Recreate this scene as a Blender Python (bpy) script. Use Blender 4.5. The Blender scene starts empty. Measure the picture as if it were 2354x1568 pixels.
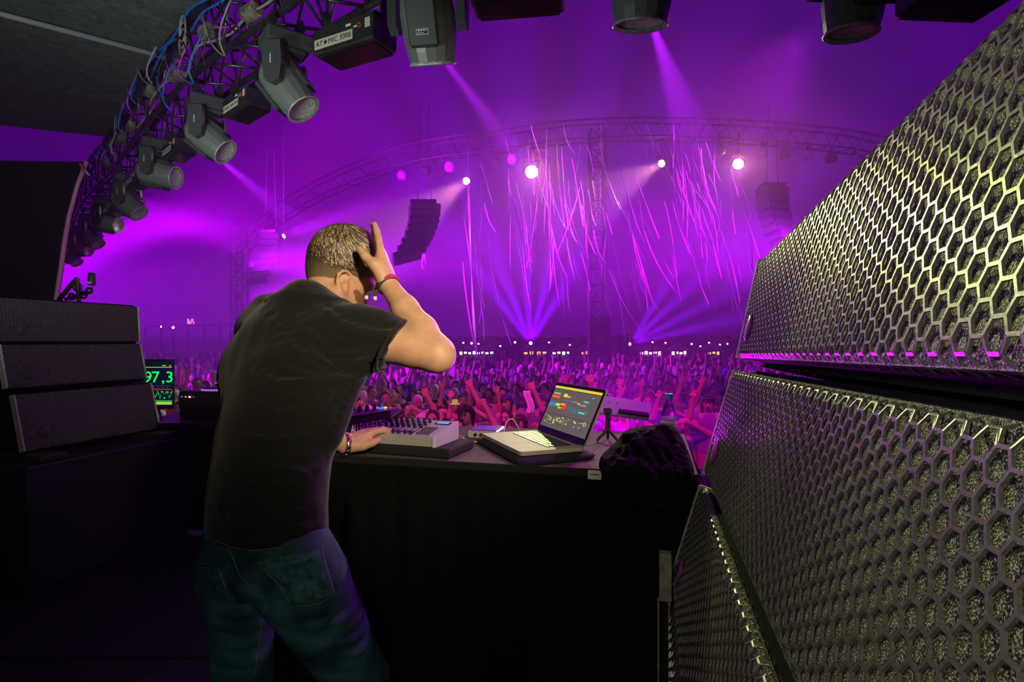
import bpy, bmesh, math, random
import numpy as np
from mathutils import Vector, Matrix, Euler, noise
R = math.radians
COL = bpy.context.scene.collection
rnd = random.Random(7)

# ------------------------------------------------------------------ camera, sky, exposure
cam = bpy.data.cameras.new('camera'); camo = bpy.data.objects.new('camera', cam); COL.objects.link(camo)
camo.location = (0, 0, 1.4); camo.rotation_euler = (math.pi/2, 0, 0)
cam.sensor_width = 36; cam.lens = 36*1300/2354; cam.clip_start = .02; cam.clip_end = 600
sc = bpy.context.scene; sc.camera = camo
sc.view_settings.view_transform = 'Standard'; sc.view_settings.look = 'None'
sc.view_settings.exposure = 0.0; sc.view_settings.gamma = 1; sc.view_settings.use_curve_mapping = False

def P(px, py, d):
    """world point seen at photograph pixel px,py at depth d (metres in front of the camera)"""
    return Vector(((px-1177)/1300*d, d, 1.4-(py-784)/1300*d))

W = bpy.data.worlds.new('night_sky'); sc.world = W; W.use_nodes = True
n = W.node_tree.nodes; l = W.node_tree.links; bg = n['Background']
tc = n.new('ShaderNodeTexCoord'); nz = n.new('ShaderNodeTexNoise')
nz.inputs['Scale'].default_value = 2.6; nz.inputs['Detail'].default_value = 4; nz.inputs['Distortion'].default_value = .5
cr = n.new('ShaderNodeValToRGB'); e = cr.color_ramp.elements
e[0].position = .36; e[0].color = (.022, .0, .12, 1); e[1].position = .68; e[1].color = (.10, .0, .22, 1)
l.new(tc.outputs['Generated'], nz.inputs['Vector']); l.new(nz.outputs['Fac'], cr.inputs['Fac'])
l.new(cr.outputs['Color'], bg.inputs['Color']); bg.inputs['Strength'].default_value = 1.5

def spot(a, b, col, pw, ang, blend=.3, r=.1, name='spot_light', scat=True):
    L = bpy.data.lights.new(name, 'SPOT'); o = bpy.data.objects.new(name, L); COL.objects.link(o)
    a = Vector(a); b = Vector(b); o.location = a
    o.rotation_euler = (b-a).to_track_quat('-Z', 'Y').to_euler()
    L.energy = pw; L.color = col; L.spot_size = R(ang); L.spot_blend = blend; L.shadow_soft_size = r
    return o
def area(a, b, col, pw, size, name='area_light'):
    L = bpy.data.lights.new(name, 'AREA'); o = bpy.data.objects.new(name, L); COL.objects.link(o)
    a = Vector(a); b = Vector(b); o.location = a
    o.rotation_euler = (b-a).to_track_quat('-Z', 'Y').to_euler()
    L.energy = pw; L.color = col; L.size = size
    return o
MAG = (.46, .0, 1); VIO = (.24, .0, 1); PNK = (1, .0, .62); WHT = (1, .93, .38)

# lamps on the stage behind and above the camera, with added fill spots
spot((.45, -.1, 1.95), (-.28, 1.7, 1.74), (1, .84, .58), 165, 59, 1, .05, 'camera_flash')
spot((-.9, -.7, 3.3), (.95, 1.0, 1.5), (1, .90, .18), 14, 60, .8, .1, 'amber_stage_lamp')
spot((-1.6, .2, 3.2), (.9, .9, 1.9), (.75, 1, .8), 9, 60, .8, .12, 'cool_stage_lamp')
spot((-2.6, .6, .9), (-1.2, 3.8, 3.3), (.85, 1, .9), 190, 80, .9, .15, 'truss_work_light')
spot((-1.6, -.2, 1.2), (-3.4, 3.4, 3.9), (.9, 1, .95), 330, 75, 1, .2, 'canopy_fill')  # added fill brightening the canopy cloth; no lamp stands here
spot((-.15, .0, 1.55), (.62, .75, 1.2), (1, .93, .82), 9, 120, 1, .04, 'camera_fill')
spot((-17, 16, 3.4), (-9, 16.5, 2.9), (.4, 0, 1), 30000, 46, 1, .4, 'far_left_fill')  # fill spots added to brighten the dark haze at far left
spot((-14.5, 12, 4.2), (-7.5, 16, 2.2), (.45, 0, 1), 16000, 50, 1, .4, 'far_left_fill')
for a_, b_, w_ in (((-250, 640, 20), (1500, 618, 24), 2.6), ((-250, 560, 20), (1300, 500, 24), 3.0), ((2500, 600, 20), (900, 640, 24), 2.6)): spot(P(*a_), P(*b_), (.55, 0, 1), 170000, w_, .5, .2, 'long_beam')
spot((.98, 6.40, .40), (.52, 1.2, 1.27), (.66, 0, 1), 3400, 20, .9, .22, 'grille_violet_fill')  # added spot throwing magenta onto the loudspeaker grilles
spot((.05, -.35, .95), (-.47, 1.3, .70), (.85, 1, .92), 11, 34, 1, .05, 'low_jeans_fill')  # added dim fill for the jeans, not a lamp of the stage
# washes from the roof over the crowd
for x in (-2.2, -.3, 1.6, 3.8):
    spot((x, 5.6, 3.9), (x*1.2+.7, 9.2, -.6), (1, .0, .50), 900, 46, 1, .15, 'pink_wash')
for x in (-2.5, 0, 4):
    spot((x, 7, 4.2), (x*2.4+1, 22, 9), (.6, .0, 1), 1500, 40, .9, .2, 'violet_wash')
# the lit haze over the arena
spot(P(650, 543, 20), P(900, 455, 18.5), MAG, 90000, 12, .5, .15, 'magenta_beam')
for k in range(5): spot(P(1220, 790, 45), P(1010+k*95, 500, 40), VIO, 260000, 11, .5, .2, 'floor_beam')
for k in range(4): spot(P(1450, 790, 45), P(1590+k*45, 560+k*55, 40), VIO, 260000, 8, .5, .2, 'floor_beam')
for k in range(5): spot(P(60+k*45, 690-60*k, 13+k), P(560+k*20, 380+k*50, 19), (.58, 0, 1), 62000, 20, .6, .3, 'side_beam')
for px, py, tx, ty, pw in ((560, 600, 1400, 590, 60000), (560, 700, 1250, 470, 30000), (2150, 600, 1300, 560, 70000), (2150, 700, 1500, 470, 30000)): spot(P(px, py, 19), P(tx, ty, 17), (.52, 0, 1), pw*1.6, 24, .9, .4, 'side_fill_wash')  # added washes without fixtures, brightening the middle haze and the streamers
spot((2.0, 3.9, 3.5), (.1, 1.95, 1.05), (.8, .0, 1), 420, 36, .8, .08, 'booth_violet_lamp')
# ------------------------------------------------------------------ helpers
def tag(o, label=None, cat=None, group=None, kind=None):
    if label: o['label'] = label
    if cat: o['category'] = cat
    if group: o['group'] = group
    if kind: o['kind'] = kind
    return o
def link(name, me, parent=None):
    o = bpy.data.objects.new(name, me); COL.objects.link(o)
    if parent is not None: o.parent = parent
    return o
def empty(name, loc, label, cat, group=None, rz=0):
    o = bpy.data.objects.new(name, None); COL.objects.link(o); o.location = loc; o.rotation_euler = (0, 0, rz)
    o.empty_display_size = .1
    return tag(o, label, cat, group)

def mat(name, col, rough=.6, metal=0, emit=0, bump=0, scale=40, var=.0, spec=.5, ecol=None, sheen=0, trans=0, detail=3):
    m = bpy.data.materials.new(name); m.use_nodes = True; t = m.node_tree; N = t.nodes; L = t.links
    b = N['Principled BSDF']; c = (*col, 1) if len(col) == 3 else col
    b.inputs['Base Color'].default_value = c; b.inputs['Roughness'].default_value = rough; b.inputs['Metallic'].default_value = metal
    b.inputs['Specular IOR Level'].default_value = spec
    if sheen: b.inputs['Sheen Weight'].default_value = sheen
    if trans: b.inputs['Transmission Weight'].default_value = trans
    if emit:
        b.inputs['Emission Color'].default_value = (*(ecol or col), 1); b.inputs['Emission Strength'].default_value = emit
    if bump or var:
        tc = N.new('ShaderNodeTexCoord'); nz = N.new('ShaderNodeTexNoise'); nz.inputs['Scale'].default_value = scale; nz.inputs['Detail'].default_value = detail
        L.new(tc.outputs['Object'], nz.inputs['Vector'])
        if bump:
            bp = N.new('ShaderNodeBump'); bp.inputs['Strength'].default_value = bump; bp.inputs['Distance'].default_value = .01
            L.new(nz.outputs['Fac'], bp.inputs['Height']); L.new(bp.outputs['Normal'], b.inputs['Normal'])
        if var:
            r = N.new('ShaderNodeValToRGB'); r.color_ramp.elements[0].position = .35; r.color_ramp.elements[1].position = .65
            r.color_ramp.elements[0].color = tuple(max(0, x*(1-var)) for x in c[:3])+(1,)
            r.color_ramp.elements[1].color = tuple(min(1, x*(1+var)) for x in c[:3])+(1,)
            L.new(nz.outputs['Fac'], r.inputs['Fac']); L.new(r.outputs['Color'], b.inputs['Base Color'])
    return m

def frame_of(d, up=Vector((0, 0, 1))):
    d = d.normalized(); u = up if abs(d.dot(up)) < .98 else Vector((1, 0, 0))
    a = d.cross(u).normalized(); return a, a.cross(d).normalized()

class MB:
    """collects simple shapes and links them as one mesh"""
    def __init__(s): s.v = []; s.f = []; s.m = []; s.M = Matrix(); s.mi = 0
    def add(s, vs, fs):
        k = len(s.v); s.v += [tuple(s.M @ Vector(p)) for p in vs]; s.f += [tuple(i+k for i in f) for f in fs]; s.m += [s.mi]*len(fs)
        return s
    def box(s, c, d, rz=0, M=None, bev=0):
        x, y, z = d[0]/2, d[1]/2, d[2]/2
        if bev:
            b = min(bev, x*.9, y*.9, z*.9); prof = []
            vs = []
            for zz, ins in ((-z, b), (-z+b, 0), (z-b, 0), (z, b)):
                X, Y = x-ins, y-ins; bb = b*.6
                vs += [(X-bb, -Y, zz), (X, -Y+bb, zz), (X, Y-bb, zz), (X-bb, Y, zz), (-X+bb, Y, zz), (-X, Y-bb, zz), (-X, -Y+bb, zz), (-X+bb, -Y, zz)]
            fs = [tuple(range(7, -1, -1)), tuple(range(24, 32))]
            for r in range(3):
                for i in range(8): fs.append((r*8+i, r*8+(i+1) % 8, r*8+8+(i+1) % 8, r*8+8+i))
        else:
            vs = [(a*x, b_*y, e*z) for a, b_, e in ((-1,-1,-1),(1,-1,-1),(1,1,-1),(-1,1,-1),(-1,-1,1),(1,-1,1),(1,1,1),(-1,1,1))]
            fs = [(3,2,1,0),(4,5,6,7),(0,1,5,4),(1,2,6,5),(2,3,7,6),(3,0,4,7)]
        T = Matrix.Translation(c) @ (M if M is not None else Matrix.Rotation(rz, 4, 'Z'))
        return s.add([T @ Vector(p) for p in vs], fs)
    def prism(s, pts, a, b):
        """closed outline pts (3D, in a plane) moved by vector a..b"""
        n_ = len(pts); a = Vector(a); b = Vector(b)
        vs = [Vector(p)+a for p in pts]+[Vector(p)+b for p in pts]
        return s.add(vs, [tuple(range(n_-1, -1, -1)), tuple(range(n_, 2*n_))]+[(i, (i+1) % n_, (i+1) % n_+n_, i+n_) for i in range(n_)])
    def tube(s, pts, r, n_=8, cap=True, close=False):
        pts = [Vector(p) for p in pts]; m_ = len(pts); vs = []; prev = None
        for i, p in enumerate(pts):
            d = (pts[(i+1) % m_ if close else min(i+1, m_-1)]-pts[(i-1) % m_ if close else max(i-1, 0)])
            if d.length < 1e-9: d = Vector((0, 0, 1))
            d.normalize()
            if prev is None: a, b = frame_of(d)
            else:
                a = prev-d*prev.dot(d)
                a = a.normalized() if a.length > 1e-6 else frame_of(d)[0]
                b = a.cross(d).normalized()
            prev = a; rr = r[i] if hasattr(r, '__len__') else r
            vs += [p+(a*math.cos(t)+b*math.sin(t))*rr for t in (2*math.pi*k/n_ for k in range(n_))]
        fs = []
        for i in range(m_ if close else m_-1):
            for k in range(n_):
                i2 = (i+1) % m_; fs.append((i*n_+k, i2*n_+k, i2*n_+(k+1) % n_, i*n_+(k+1) % n_))
        if cap and not close: fs += [tuple(range(n_)), tuple(range((m_-1)*n_+n_-1, (m_-1)*n_-1, -1))]
        return s.add(vs, fs)
    def lathe(s, prof, c=(0, 0, 0), M=None, n_=16):
        """prof: (r,z) from bottom to top"""
        T = Matrix.Translation(c) @ (M if M is not None else Matrix()); vs = []; fs = []
        for r_, z in prof:
            vs += [T @ Vector((r_*math.cos(2*math.pi*k/n_), r_*math.sin(2*math.pi*k/n_), z)) for k in range(n_)]
        for i in range(len(prof)-1):
            for k in range(n_): fs.append((i*n_+k, i*n_+(k+1) % n_, (i+1)*n_+(k+1) % n_, (i+1)*n_+k))
        if prof[0][0] > 0: fs.append(tuple(range(n_-1, -1, -1)))
        if prof[-1][0] > 0: fs.append(tuple(range((len(prof)-1)*n_, len(prof)*n_)))
        return s.add(vs, fs)
    def grid(s, fn, nu, nv, closeu=False):
        vs = [fn(i/(nu-(0 if closeu else 1)), j/(nv-1)) for j in range(nv) for i in range(nu)]
        fs = [(j*nu+i, j*nu+(i+1) % nu, (j+1)*nu+(i+1) % nu, (j+1)*nu+i) for j in range(nv-1) for i in range(nu if closeu else nu-1)]
        return s.add(vs, fs)
    def mesh(s, name, mats, smooth=False):
        me = bpy.data.meshes.new(name); me.from_pydata(s.v, [], s.f)
        for m in (mats if isinstance(mats, (list, tuple)) else [mats]): me.materials.append(m)
        me.polygons.foreach_set('material_index', s.m)
        if smooth: me.polygons.foreach_set('use_smooth', [True]*len(s.f))
        me.update(); return me
    def build(s, name, mats, parent=None, smooth=False):
        return link(name, s.mesh(name, mats, smooth), parent)

def rot_to(d, roll_up=(0, 0, 1)):
    """matrix whose Z looks along d, X to the side"""
    d = Vector(d).normalized(); a, b = frame_of(d, Vector(roll_up))
    return Matrix((a, b, d)).transposed().to_4x4()
def axes(x, y, z): return Matrix((Vector(x).normalized(), Vector(y).normalized(), Vector(z).normalized())).transposed().to_4x4()

def copy_tree(o, parent=None):
    c = o.copy(); COL.objects.link(c)
    if parent is not None: c.parent = parent
    for ch in o.children: copy_tree(ch, c)
    return c

_txt = {}
def text_mesh(txt, size, depth, m, align='CENTER'):
    key = (txt, size, depth, m.name)
    if key in _txt: return _txt[key]
    cu = bpy.data.curves.new('lettering', 'FONT'); cu.body = txt; cu.size = size; cu.extrude = depth; cu.align_x = align; cu.align_y = 'CENTER'; cu.resolution_u = 2
    o = bpy.data.objects.new('tmp', cu); COL.objects.link(o); bpy.context.view_layer.update()
    me = bpy.data.meshes.new_from_object(o.evaluated_get(bpy.context.evaluated_depsgraph_get()))
    bpy.data.objects.remove(o); me.materials.clear(); me.materials.append(m); _txt[key] = me; return me
def text(txt, size, M, m, parent=None, name='lettering', depth=.0005, align='CENTER'):
    o = link(name, text_mesh(txt, size, depth, m, align), parent); o.matrix_basis = M; return o

# ---- blended shapes from distance fields (bodies and cloth)
import openvdb as vdb
class SDF:
    def __init__(s, lo, hi, h):
        s.lo = np.array(lo, np.float32); s.h = h; s.n = np.ceil((np.array(hi)-s.lo)/h).astype(int)+1
        s.f = np.full(s.n, .15, np.float32)
    def sub(s, a, b, pad):
        i0 = np.clip(((np.minimum(a, b)-pad-s.lo)/s.h).astype(int), 0, s.n); i1 = np.clip(((np.maximum(a, b)+pad-s.lo)/s.h).astype(int)+2, 0, s.n)
        sl = tuple(slice(x, y) for x, y in zip(i0, i1))
        ax = [(s.lo[k]+s.h*np.arange(i0[k], i1[k])).astype(np.float32) for k in range(3)]
        return sl, ax[0][:, None, None], ax[1][None, :, None], ax[2][None, None, :]
    def merge(s, sl, d, k, op='u'):
        g = s.f[sl]
        if op == 'u':
            if k > 0:
                h = np.clip(.5+.5*(g-d)/k, 0, 1); s.f[sl] = g*(1-h)+d*h-k*h*(1-h)
            else: s.f[sl] = np.minimum(g, d)
        elif op == 's': s.f[sl] = np.maximum(g, -d)
        else: s.f[sl] = np.maximum(g, d)
    def cone(s, a, b, ra, rb, k=.02, op='u'):
        a = np.array(a, np.float32); b = np.array(b, np.float32); pad = max(ra, rb)+.1
        sl, X, Y, Z = s.sub(a, b, pad); ba = b-a; L = float(ba@ba)+1e-9
        h = np.clip(((X-a[0])*ba[0]+(Y-a[1])*ba[1]+(Z-a[2])*ba[2])/L, 0, 1)
        d = np.sqrt((X-a[0]-h*ba[0])**2+(Y-a[1]-h*ba[1])**2+(Z-a[2]-h*ba[2])**2)-(ra+(rb-ra)*h)
        s.merge(sl, d, k, op); return s
    def chain(s, pts, rs, k=.015):
        for i in range(len(pts)-1): s.cone(pts[i], pts[i+1], rs[i], rs[i+1], k)
        return s
    def ell(s, c, ax, r, k=.02, op='u'):
        """ellipsoid, ax = three axis vectors, r = three radii"""
        c = np.array(c, np.float32); m_ = max(r); sl, X, Y, Z = s.sub(c, c, m_+.1); q = []
        for v, rr in zip(ax, r): q.append(((X-c[0])*v[0]+(Y-c[1])*v[1]+(Z-c[2])*v[2])/rr)
        k0 = np.sqrt(q[0]**2+q[1]**2+q[2]**2); k1 = np.sqrt((q[0]/r[0])**2+(q[1]/r[1])**2+(q[2]/r[2])**2)+1e-6
        s.merge(sl, k0*(k0-1)/k1, k, op); return s
    def loft(s, secs, k=.02, op='u'):
        """secs: list of (centre, right vector, half right, half depth); smooth stack of ellipses (axis mostly Z)"""
        cs = np.array([list(q[0]) for q in secs], np.float32); o = np.argsort(cs[:, 2]); cs = cs[o]; S = [secs[i] for i in o]
        rv = np.array([list(q[1])[:2] for q in S], np.float32); a = np.array([q[2] for q in S], np.float32); b = np.array([q[3] for q in S], np.float32)
        pad = float(a.max())+.1; sl, X, Y, Z = s.sub(cs.min(0), cs.max(0), pad); z = Z[0, 0, :]
        I = lambda v: np.interp(z, cs[:, 2], v)[None, None, :]
        cx, cy, A, B, rx, ry = I(cs[:, 0]), I(cs[:, 1]), I(a), I(b), I(rv[:, 0]), I(rv[:, 1])
        m_ = np.sqrt(rx*rx+ry*ry); rx = rx/m_; ry = ry/m_
        u = ((X-cx)*rx+(Y-cy)*ry)/A; v = (-(X-cx)*ry+(Y-cy)*rx)/B
        k0 = np.sqrt(u*u+v*v); k1 = np.sqrt((u/A)**2+(v/B)**2)+1e-6; d = k0*(k0-1)/k1
        zz = np.maximum(Z-cs[-1, 2], cs[0, 2]-Z); d = np.maximum(d, zz)
        s.merge(sl, d.astype(np.float32), k, op); return s
    def plane(s, p, nrm, zmin=None):
        """keeps the side nrm points away from"""
        nrm = Vector(nrm).normalized(); ax = [(s.lo[k]+s.h*np.arange(s.n[k])) for k in range(3)]
        d = (ax[0][:, None, None]-p[0])*nrm[0]+(ax[1][None, :, None]-p[1])*nrm[1]+(ax[2][None, None, :]-p[2])*nrm[2]
        if zmin is not None: d = np.where(ax[2][None, None, :] > zmin, d, -9)
        s.f = np.maximum(s.f, d.astype(np.float32)); return s
    def bump(s, a, b, w, amp):
        """a crease (amp<0 digs in) along a segment"""
        a = np.array(a, np.float32); b = np.array(b, np.float32); sl, X, Y, Z = s.sub(a, b, 3*w); ba = b-a; L = float(ba@ba)+1e-9
        h = np.clip(((X-a[0])*ba[0]+(Y-a[1])*ba[1]+(Z-a[2])*ba[2])/L, 0, 1)
        d2 = (X-a[0]-h*ba[0])**2+(Y-a[1]-h*ba[1])**2+(Z-a[2]-h*ba[2])**2
        s.f[sl] -= (amp*np.exp(-d2/(w*w))*np.sin(np.pi*np.clip(h, .08, .92))).astype(np.float32); return s
    def waves(s, fn, amp):
        ax = [(s.lo[k]+s.h*np.arange(s.n[k])).astype(np.float32) for k in range(3)]
        s.f += (amp*fn(ax[0][:, None, None], ax[1][None, :, None], ax[2][None, None, :])).astype(np.float32); return s
    def mesh(s, name, mats, adapt=0, smooth=True):
        g = vdb.FloatGrid(); g.background = .15; g.copyFromArray(np.ascontiguousarray(s.f, dtype=np.float64))
        if adapt: pts, tr, qd = g.convertToPolygons(0.0, adapt)
        else:
            pts, qd = g.convertToQuads(0.0); tr = np.zeros((0, 3), int)
        pts = pts*s.h+s.lo
        me = bpy.data.meshes.new(name); me.from_pydata(pts.tolist(), [], [tuple(int(v) for v in q) for q in tr]+[tuple(int(v) for v in q) for q in qd])
        for m in (mats if isinstance(mats, (list, tuple)) else [mats]): me.materials.append(m)
        if smooth: me.polygons.foreach_set('use_smooth', [True]*len(me.polygons))
        me.update(); return me
def recentre(o, c):
    """moves a mesh's origin to c (data given in world coordinates)"""
    o.data.transform(Matrix.Translation(-Vector(c))); o.location = c; return o
# ------------------------------------------------------------------ materials
M_black = mat('black_plastic', (.018, .018, .02), .45, bump=.05, scale=200)
M_blackcloth = mat('black_cloth', (.006, .006, .006), .95, bump=.3, scale=120, spec=.1)
M_canopy = mat('canopy_cloth', (.085, .095, .09), .85, bump=.25, scale=18, var=.25)
M_floor = mat('black_stage_floor', (.02, .012, .010), .6, bump=.2, scale=9, var=.5)
M_alu = mat('dark_truss_metal', (.10, .10, .11), .35, .8, var=.3, scale=9)
M_steel = mat('steel', (.45, .45, .46), .3, 1)
M_head = mat('moving_head_shell', (.06, .065, .068), .42, 0, bump=.06, scale=160)
M_head_lt = mat('moving_head_panel', (.16, .18, .175), .38, 0, bump=.06, scale=160)
M_label = mat('white_label', (.62, .60, .50), .6)
M_ink = mat('black_ink', (.01, .01, .01), .7)
M_white = mat('white_print', (.8, .8, .8), .6)
M_silver = mat('silver_panel', (.58, .57, .52), .35, .35, bump=.03, scale=300)
M_skin = mat('skin', (.62, .34, .20), .55, var=.12, scale=22, bump=.08)
M_ear = M_skin
M_shirt = mat('black_t_shirt', (.011, .0115, .010), .95, bump=.10, scale=420, var=.3, spec=.15, sheen=.15)
M_hairlock = mat('brown_hair', (.085, .055, .03), .38, var=.6, scale=90, spec=.6)
M_grille = mat('grille_metal', (.17, .17, .14), .34, .6, bump=.05, scale=300, var=.2)
M_blue_led = mat('blue_connector', (.02, .15, .9), .4, emit=1.2, ecol=(.02, .2, 1))
M_green_led = mat('green_lamp', (.05, .9, .1), .4, emit=4, ecol=(.1, 1, .15))
M_lens = mat('lamp_lens_lit', (1, .95, .6), .3, emit=110, ecol=(1, .93, .45))
M_lens_v = mat('violet_lens_lit', (.7, .2, 1), .3, emit=25, ecol=(.6, .1, 1))
M_pink_lamp = mat('pink_lamp_lit', (1, .1, .8), .3, emit=30, ecol=(1, .08, .75))
M_glassdark = mat('dark_glass', (.01, .01, .015), .15, 0, spec=.15)
def cable(c, nm): return mat(nm, c, .45)
M_cblue = cable((.01, .13, .55), 'blue_cable'); M_cblack = cable((.012, .012, .012), 'black_cable'); M_cgrey = cable((.3, .27, .22), 'grey_cable'); M_cpink = cable((.6, .02, .5), 'pink_cable')

def foam_mat():
    m = bpy.data.materials.new('glint_specked_foam'); m.use_nodes = True; t = m.node_tree; N = t.nodes; L = t.links; b = N['Principled BSDF']
    b.inputs['Roughness'].default_value = .55; b.inputs['Specular IOR Level'].default_value = .6
    tc = N.new('ShaderNodeTexCoord'); nz = N.new('ShaderNodeTexNoise'); nz.inputs['Scale'].default_value = 620; nz.inputs['Detail'].default_value = 2
    r = N.new('ShaderNodeValToRGB'); r.color_ramp.elements[0].position = .50; r.color_ramp.elements[0].color = (.008, .008, .008, 1)
    r.color_ramp.elements[1].position = .62; r.color_ramp.elements[1].color = (.40, .40, .32, 1)  # pale specks paint the flash glints into the foam colour
    bp = N.new('ShaderNodeBump'); bp.inputs['Strength'].default_value = 1; bp.inputs['Distance'].default_value = .004
    L.new(tc.outputs['Object'], nz.inputs['Vector']); L.new(nz.outputs['Fac'], r.inputs['Fac']); L.new(r.outputs['Color'], b.inputs['Base Color'])
    L.new(nz.outputs['Fac'], bp.inputs['Height']); L.new(bp.outputs['Normal'], b.inputs['Normal'])
    return m
M_foam = foam_mat()

def denim_mat():
    m = mat('dark_denim', (.012, .03, .035), .85, bump=.4, scale=350, spec=.2)
    t = m.node_tree; N = t.nodes; L = t.links; b = N['Principled BSDF']
    tc = N.new('ShaderNodeTexCoord'); nz = N.new('ShaderNodeTexNoise'); nz.inputs['Scale'].default_value = 9; nz.inputs['Detail'].default_value = 4
    r = N.new('ShaderNodeValToRGB'); r.color_ramp.elements[0].position = .38; r.color_ramp.elements[0].color = (.014, .026, .036, 1)
    r.color_ramp.elements[1].position = .70; r.color_ramp.elements[1].color = (.06, .17, .16, 1)
    L.new(tc.outputs['Object'], nz.inputs['Vector']); L.new(nz.outputs['Fac'], r.inputs['Fac']); L.new(r.outputs['Color'], b.inputs['Base Color'])
    return m
M_denim = denim_mat()
# ------------------------------------------------------------------ setting
def struct(name, mb, m, parent=None, label=None):
    o = mb.build(name, m, parent); tag(o, label, None, None, 'structure' if parent is None else None); return o
# stage floor: boards as separate strips
fl = empty('floor', (0, 0, 0), 'black boarded stage floor under the booth', None); fl['kind'] = 'structure'
MB().box((-1.5, 1.2, -.7), (17, 7.8, 1.32)).build('platform', M_floor, fl)
board = MB().box((0, 0, 0), (1.2, 2.59, .04), bev=.004).mesh('board', M_floor)
for i in range(12):
    for j in range(3):
        o = link('board', board, fl); o.location = (-9.2+i*1.21+.6, -1.4+j*2.6, -.02)
g = MB().box((0, 60, -1.36), (190, 150, .1)); struct('ground', g, mat('trodden_field', (.05, .035, .04), .9, bump=.5, scale=3), None, 'dark trodden field under the crowd')

# booth frame: U to the right along the table, V away from the camera
V = Vector((.248, 1, 0)).normalized(); U = Vector((V.y, -V.x, 0))
# ceiling cloth from behind the camera to the roof truss
TP = [(3.4, 2.72), (1.6, 2.66), (.6, 2.66), (-.44, 2.93), (-1.45, 3.66), (-2.4, 4.46), (-3.4, 5.45), (-4.45, 6.6), (-5.4, 7.55), (-6.4, 8.6), (-7.5, 9.9), (-8.7, 11.3), (-10.2, 13.0)]
def catmull(pts, per=6):
    out = []; q = [Vector((*p, 0)) if len(p) == 2 else Vector(p) for p in pts]
    for i in range(len(q)-1):
        a, b, c, d = q[max(i-1, 0)], q[i], q[i+1], q[min(i+2, len(q)-1)]
        for k in range(per):
            t = k/per; out.append(.5*((2*b)+(c-a)*t+(2*a-5*b+4*c-d)*t*t+(3*b-a-3*c+d)*t**3))
    out.append(q[-1]); return out
TC = catmull(TP, 6)
def tang(pts, i):
    d = pts[min(i+1, len(pts)-1)]-pts[max(i-1, 0)]; d.z = 0; return d.normalized()
ZT, ZB = 3.86, 3.40      # top and bottom chord heights
# cloth: between the truss edge and a line behind the camera; its far edge stops at x=-4.9,y=6.9
cl = empty('ceiling', (0, 0, ZT), 'slack black canopy cloth over the stage', None); cl['kind'] = 'structure'
def clothpanel(p00, p10, p11, p01, nm, sag):
    q = [Vector(p) for p in (p00, p10, p11, p01)]; mb = MB()
    def fn(u, v):
        a = q[0].lerp(q[1], u); b = q[3].lerp(q[2], u); p = a.lerp(b, v)
        p.z += -sag*math.sin(math.pi*v)*math.sin(math.pi*u)+.012*noise.noise(p*2.1)+.02*noise.noise(Vector((u*9, v*1.5, 3)))
        return p
    mb.grid(fn, 28, 16); o = mb.build(nm, M_canopy, cl, True); o.location.z = -ZT; return o
def tpt(s):   # truss point by x
    for i in range(len(TC)-1):
        if TC[i].x >= s >= TC[i+1].x:
            t = (s-TC[i].x)/(TC[i+1].x-TC[i].x-1e-9); return TC[i].lerp(TC[i+1], t)
    return TC[-1]
zc = ZT+.02
def NP(x, back=.16):
    p = tpt(x); i = min(range(len(TC)), key=lambda k: (TC[k]-p).length); d = tang(TC, i); nn = Vector((-d.y, d.x, 0)); nn = nn if nn.y < 0 else -nn
    q = p+nn*back; q.z = zc; return q
seam0 = NP(-2.75); seam1 = Vector((-9.5, 4.2-1.1*5.7*.35-.2, zc))
a0 = P(415, 142, 4.95); a1 = P(0, 30, 4.22); dseam = (a1-a0); dseam.z = 0; dseam.normalize()
b0 = P(265, 322, 6.9); b1 = P(0, 292, 6.5); dfar = (b1-b0); dfar.z = 0; dfar.normalize()
A0 = Vector((a0.x, a0.y, zc)); B0 = Vector((b0.x, b0.y, zc))
xs = [1.9, 1.0, 0, -1.0, -1.9]
prev = Vector((3.4, 2.6, zc))
pts_edge = [prev]+[NP(x) for x in xs]+[A0]
for i in range(len(pts_edge)-1):
    a, b = pts_edge[i], pts_edge[i+1]
    clothpanel(a, b, Vector((b.x-.2 if i < 5 else A0.x+dseam.x*7, -2.1 if i < 5 else A0.y+dseam.y*7, zc)), Vector((a.x-.2, -2.1, zc)), 'cloth_panel', .02)
clothpanel(A0, NP(-3.6), Vector((B0.x, B0.y, zc)), Vector((B0.x, B0.y, zc)), 'cloth_panel', 0)
clothpanel(A0, B0, B0+dfar*7, A0+dseam*7, 'cloth_panel', .05)
tp = MB(); tp.tube([A0+Vector((0, 0, -.03)), A0+dseam*3-Vector((0, 0, .05)), A0+dseam*7-Vector((0, 0, .03))], .022, 10)
o = tp.build('trim_1', mat('grey_tube', (.55, .58, .58), .4, .4), None, True); tag(o, 'long grey tube under the seam of the canopy cloth', kind='structure')
# walls of black cloth round the back of the stage
def drape(name, a, b, z0, z1, lab, amp=.05, folds=26):
    a = Vector(a); b = Vector(b); d = (b-a).normalized(); nn = Vector((-d.y, d.x, 0)); mb = MB()
    def fn(u, v):
        p = a.lerp(b, u); w = math.sin(u*folds*6.28+2*math.sin(u*13))*amp*(1-.4*v)
        return Vector((p.x+nn.x*w, p.y+nn.y*w, z0+(z1-z0)*v))
    mb.grid(fn, folds*6, 5); o = mb.build(name, M_blackcloth, None, True)
    sd = o.modifiers.new('thickness', 'SOLIDIFY'); sd.thickness = .01
    return tag(o, lab, kind='structure')
drape('wall_back', (-9.5, -2.15), (3.6, -2.15), 0, zc, 'black drape across the back of the stage')
drape('wall_right', (3.5, -2.15), (3.5, 2.2), 0, zc, 'black drape beside the stage on the right')
drape('wall_left', (-9.4, -2.15), (-8.7, 5.6), 0, zc, 'black drape beside the stage on the left')
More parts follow.
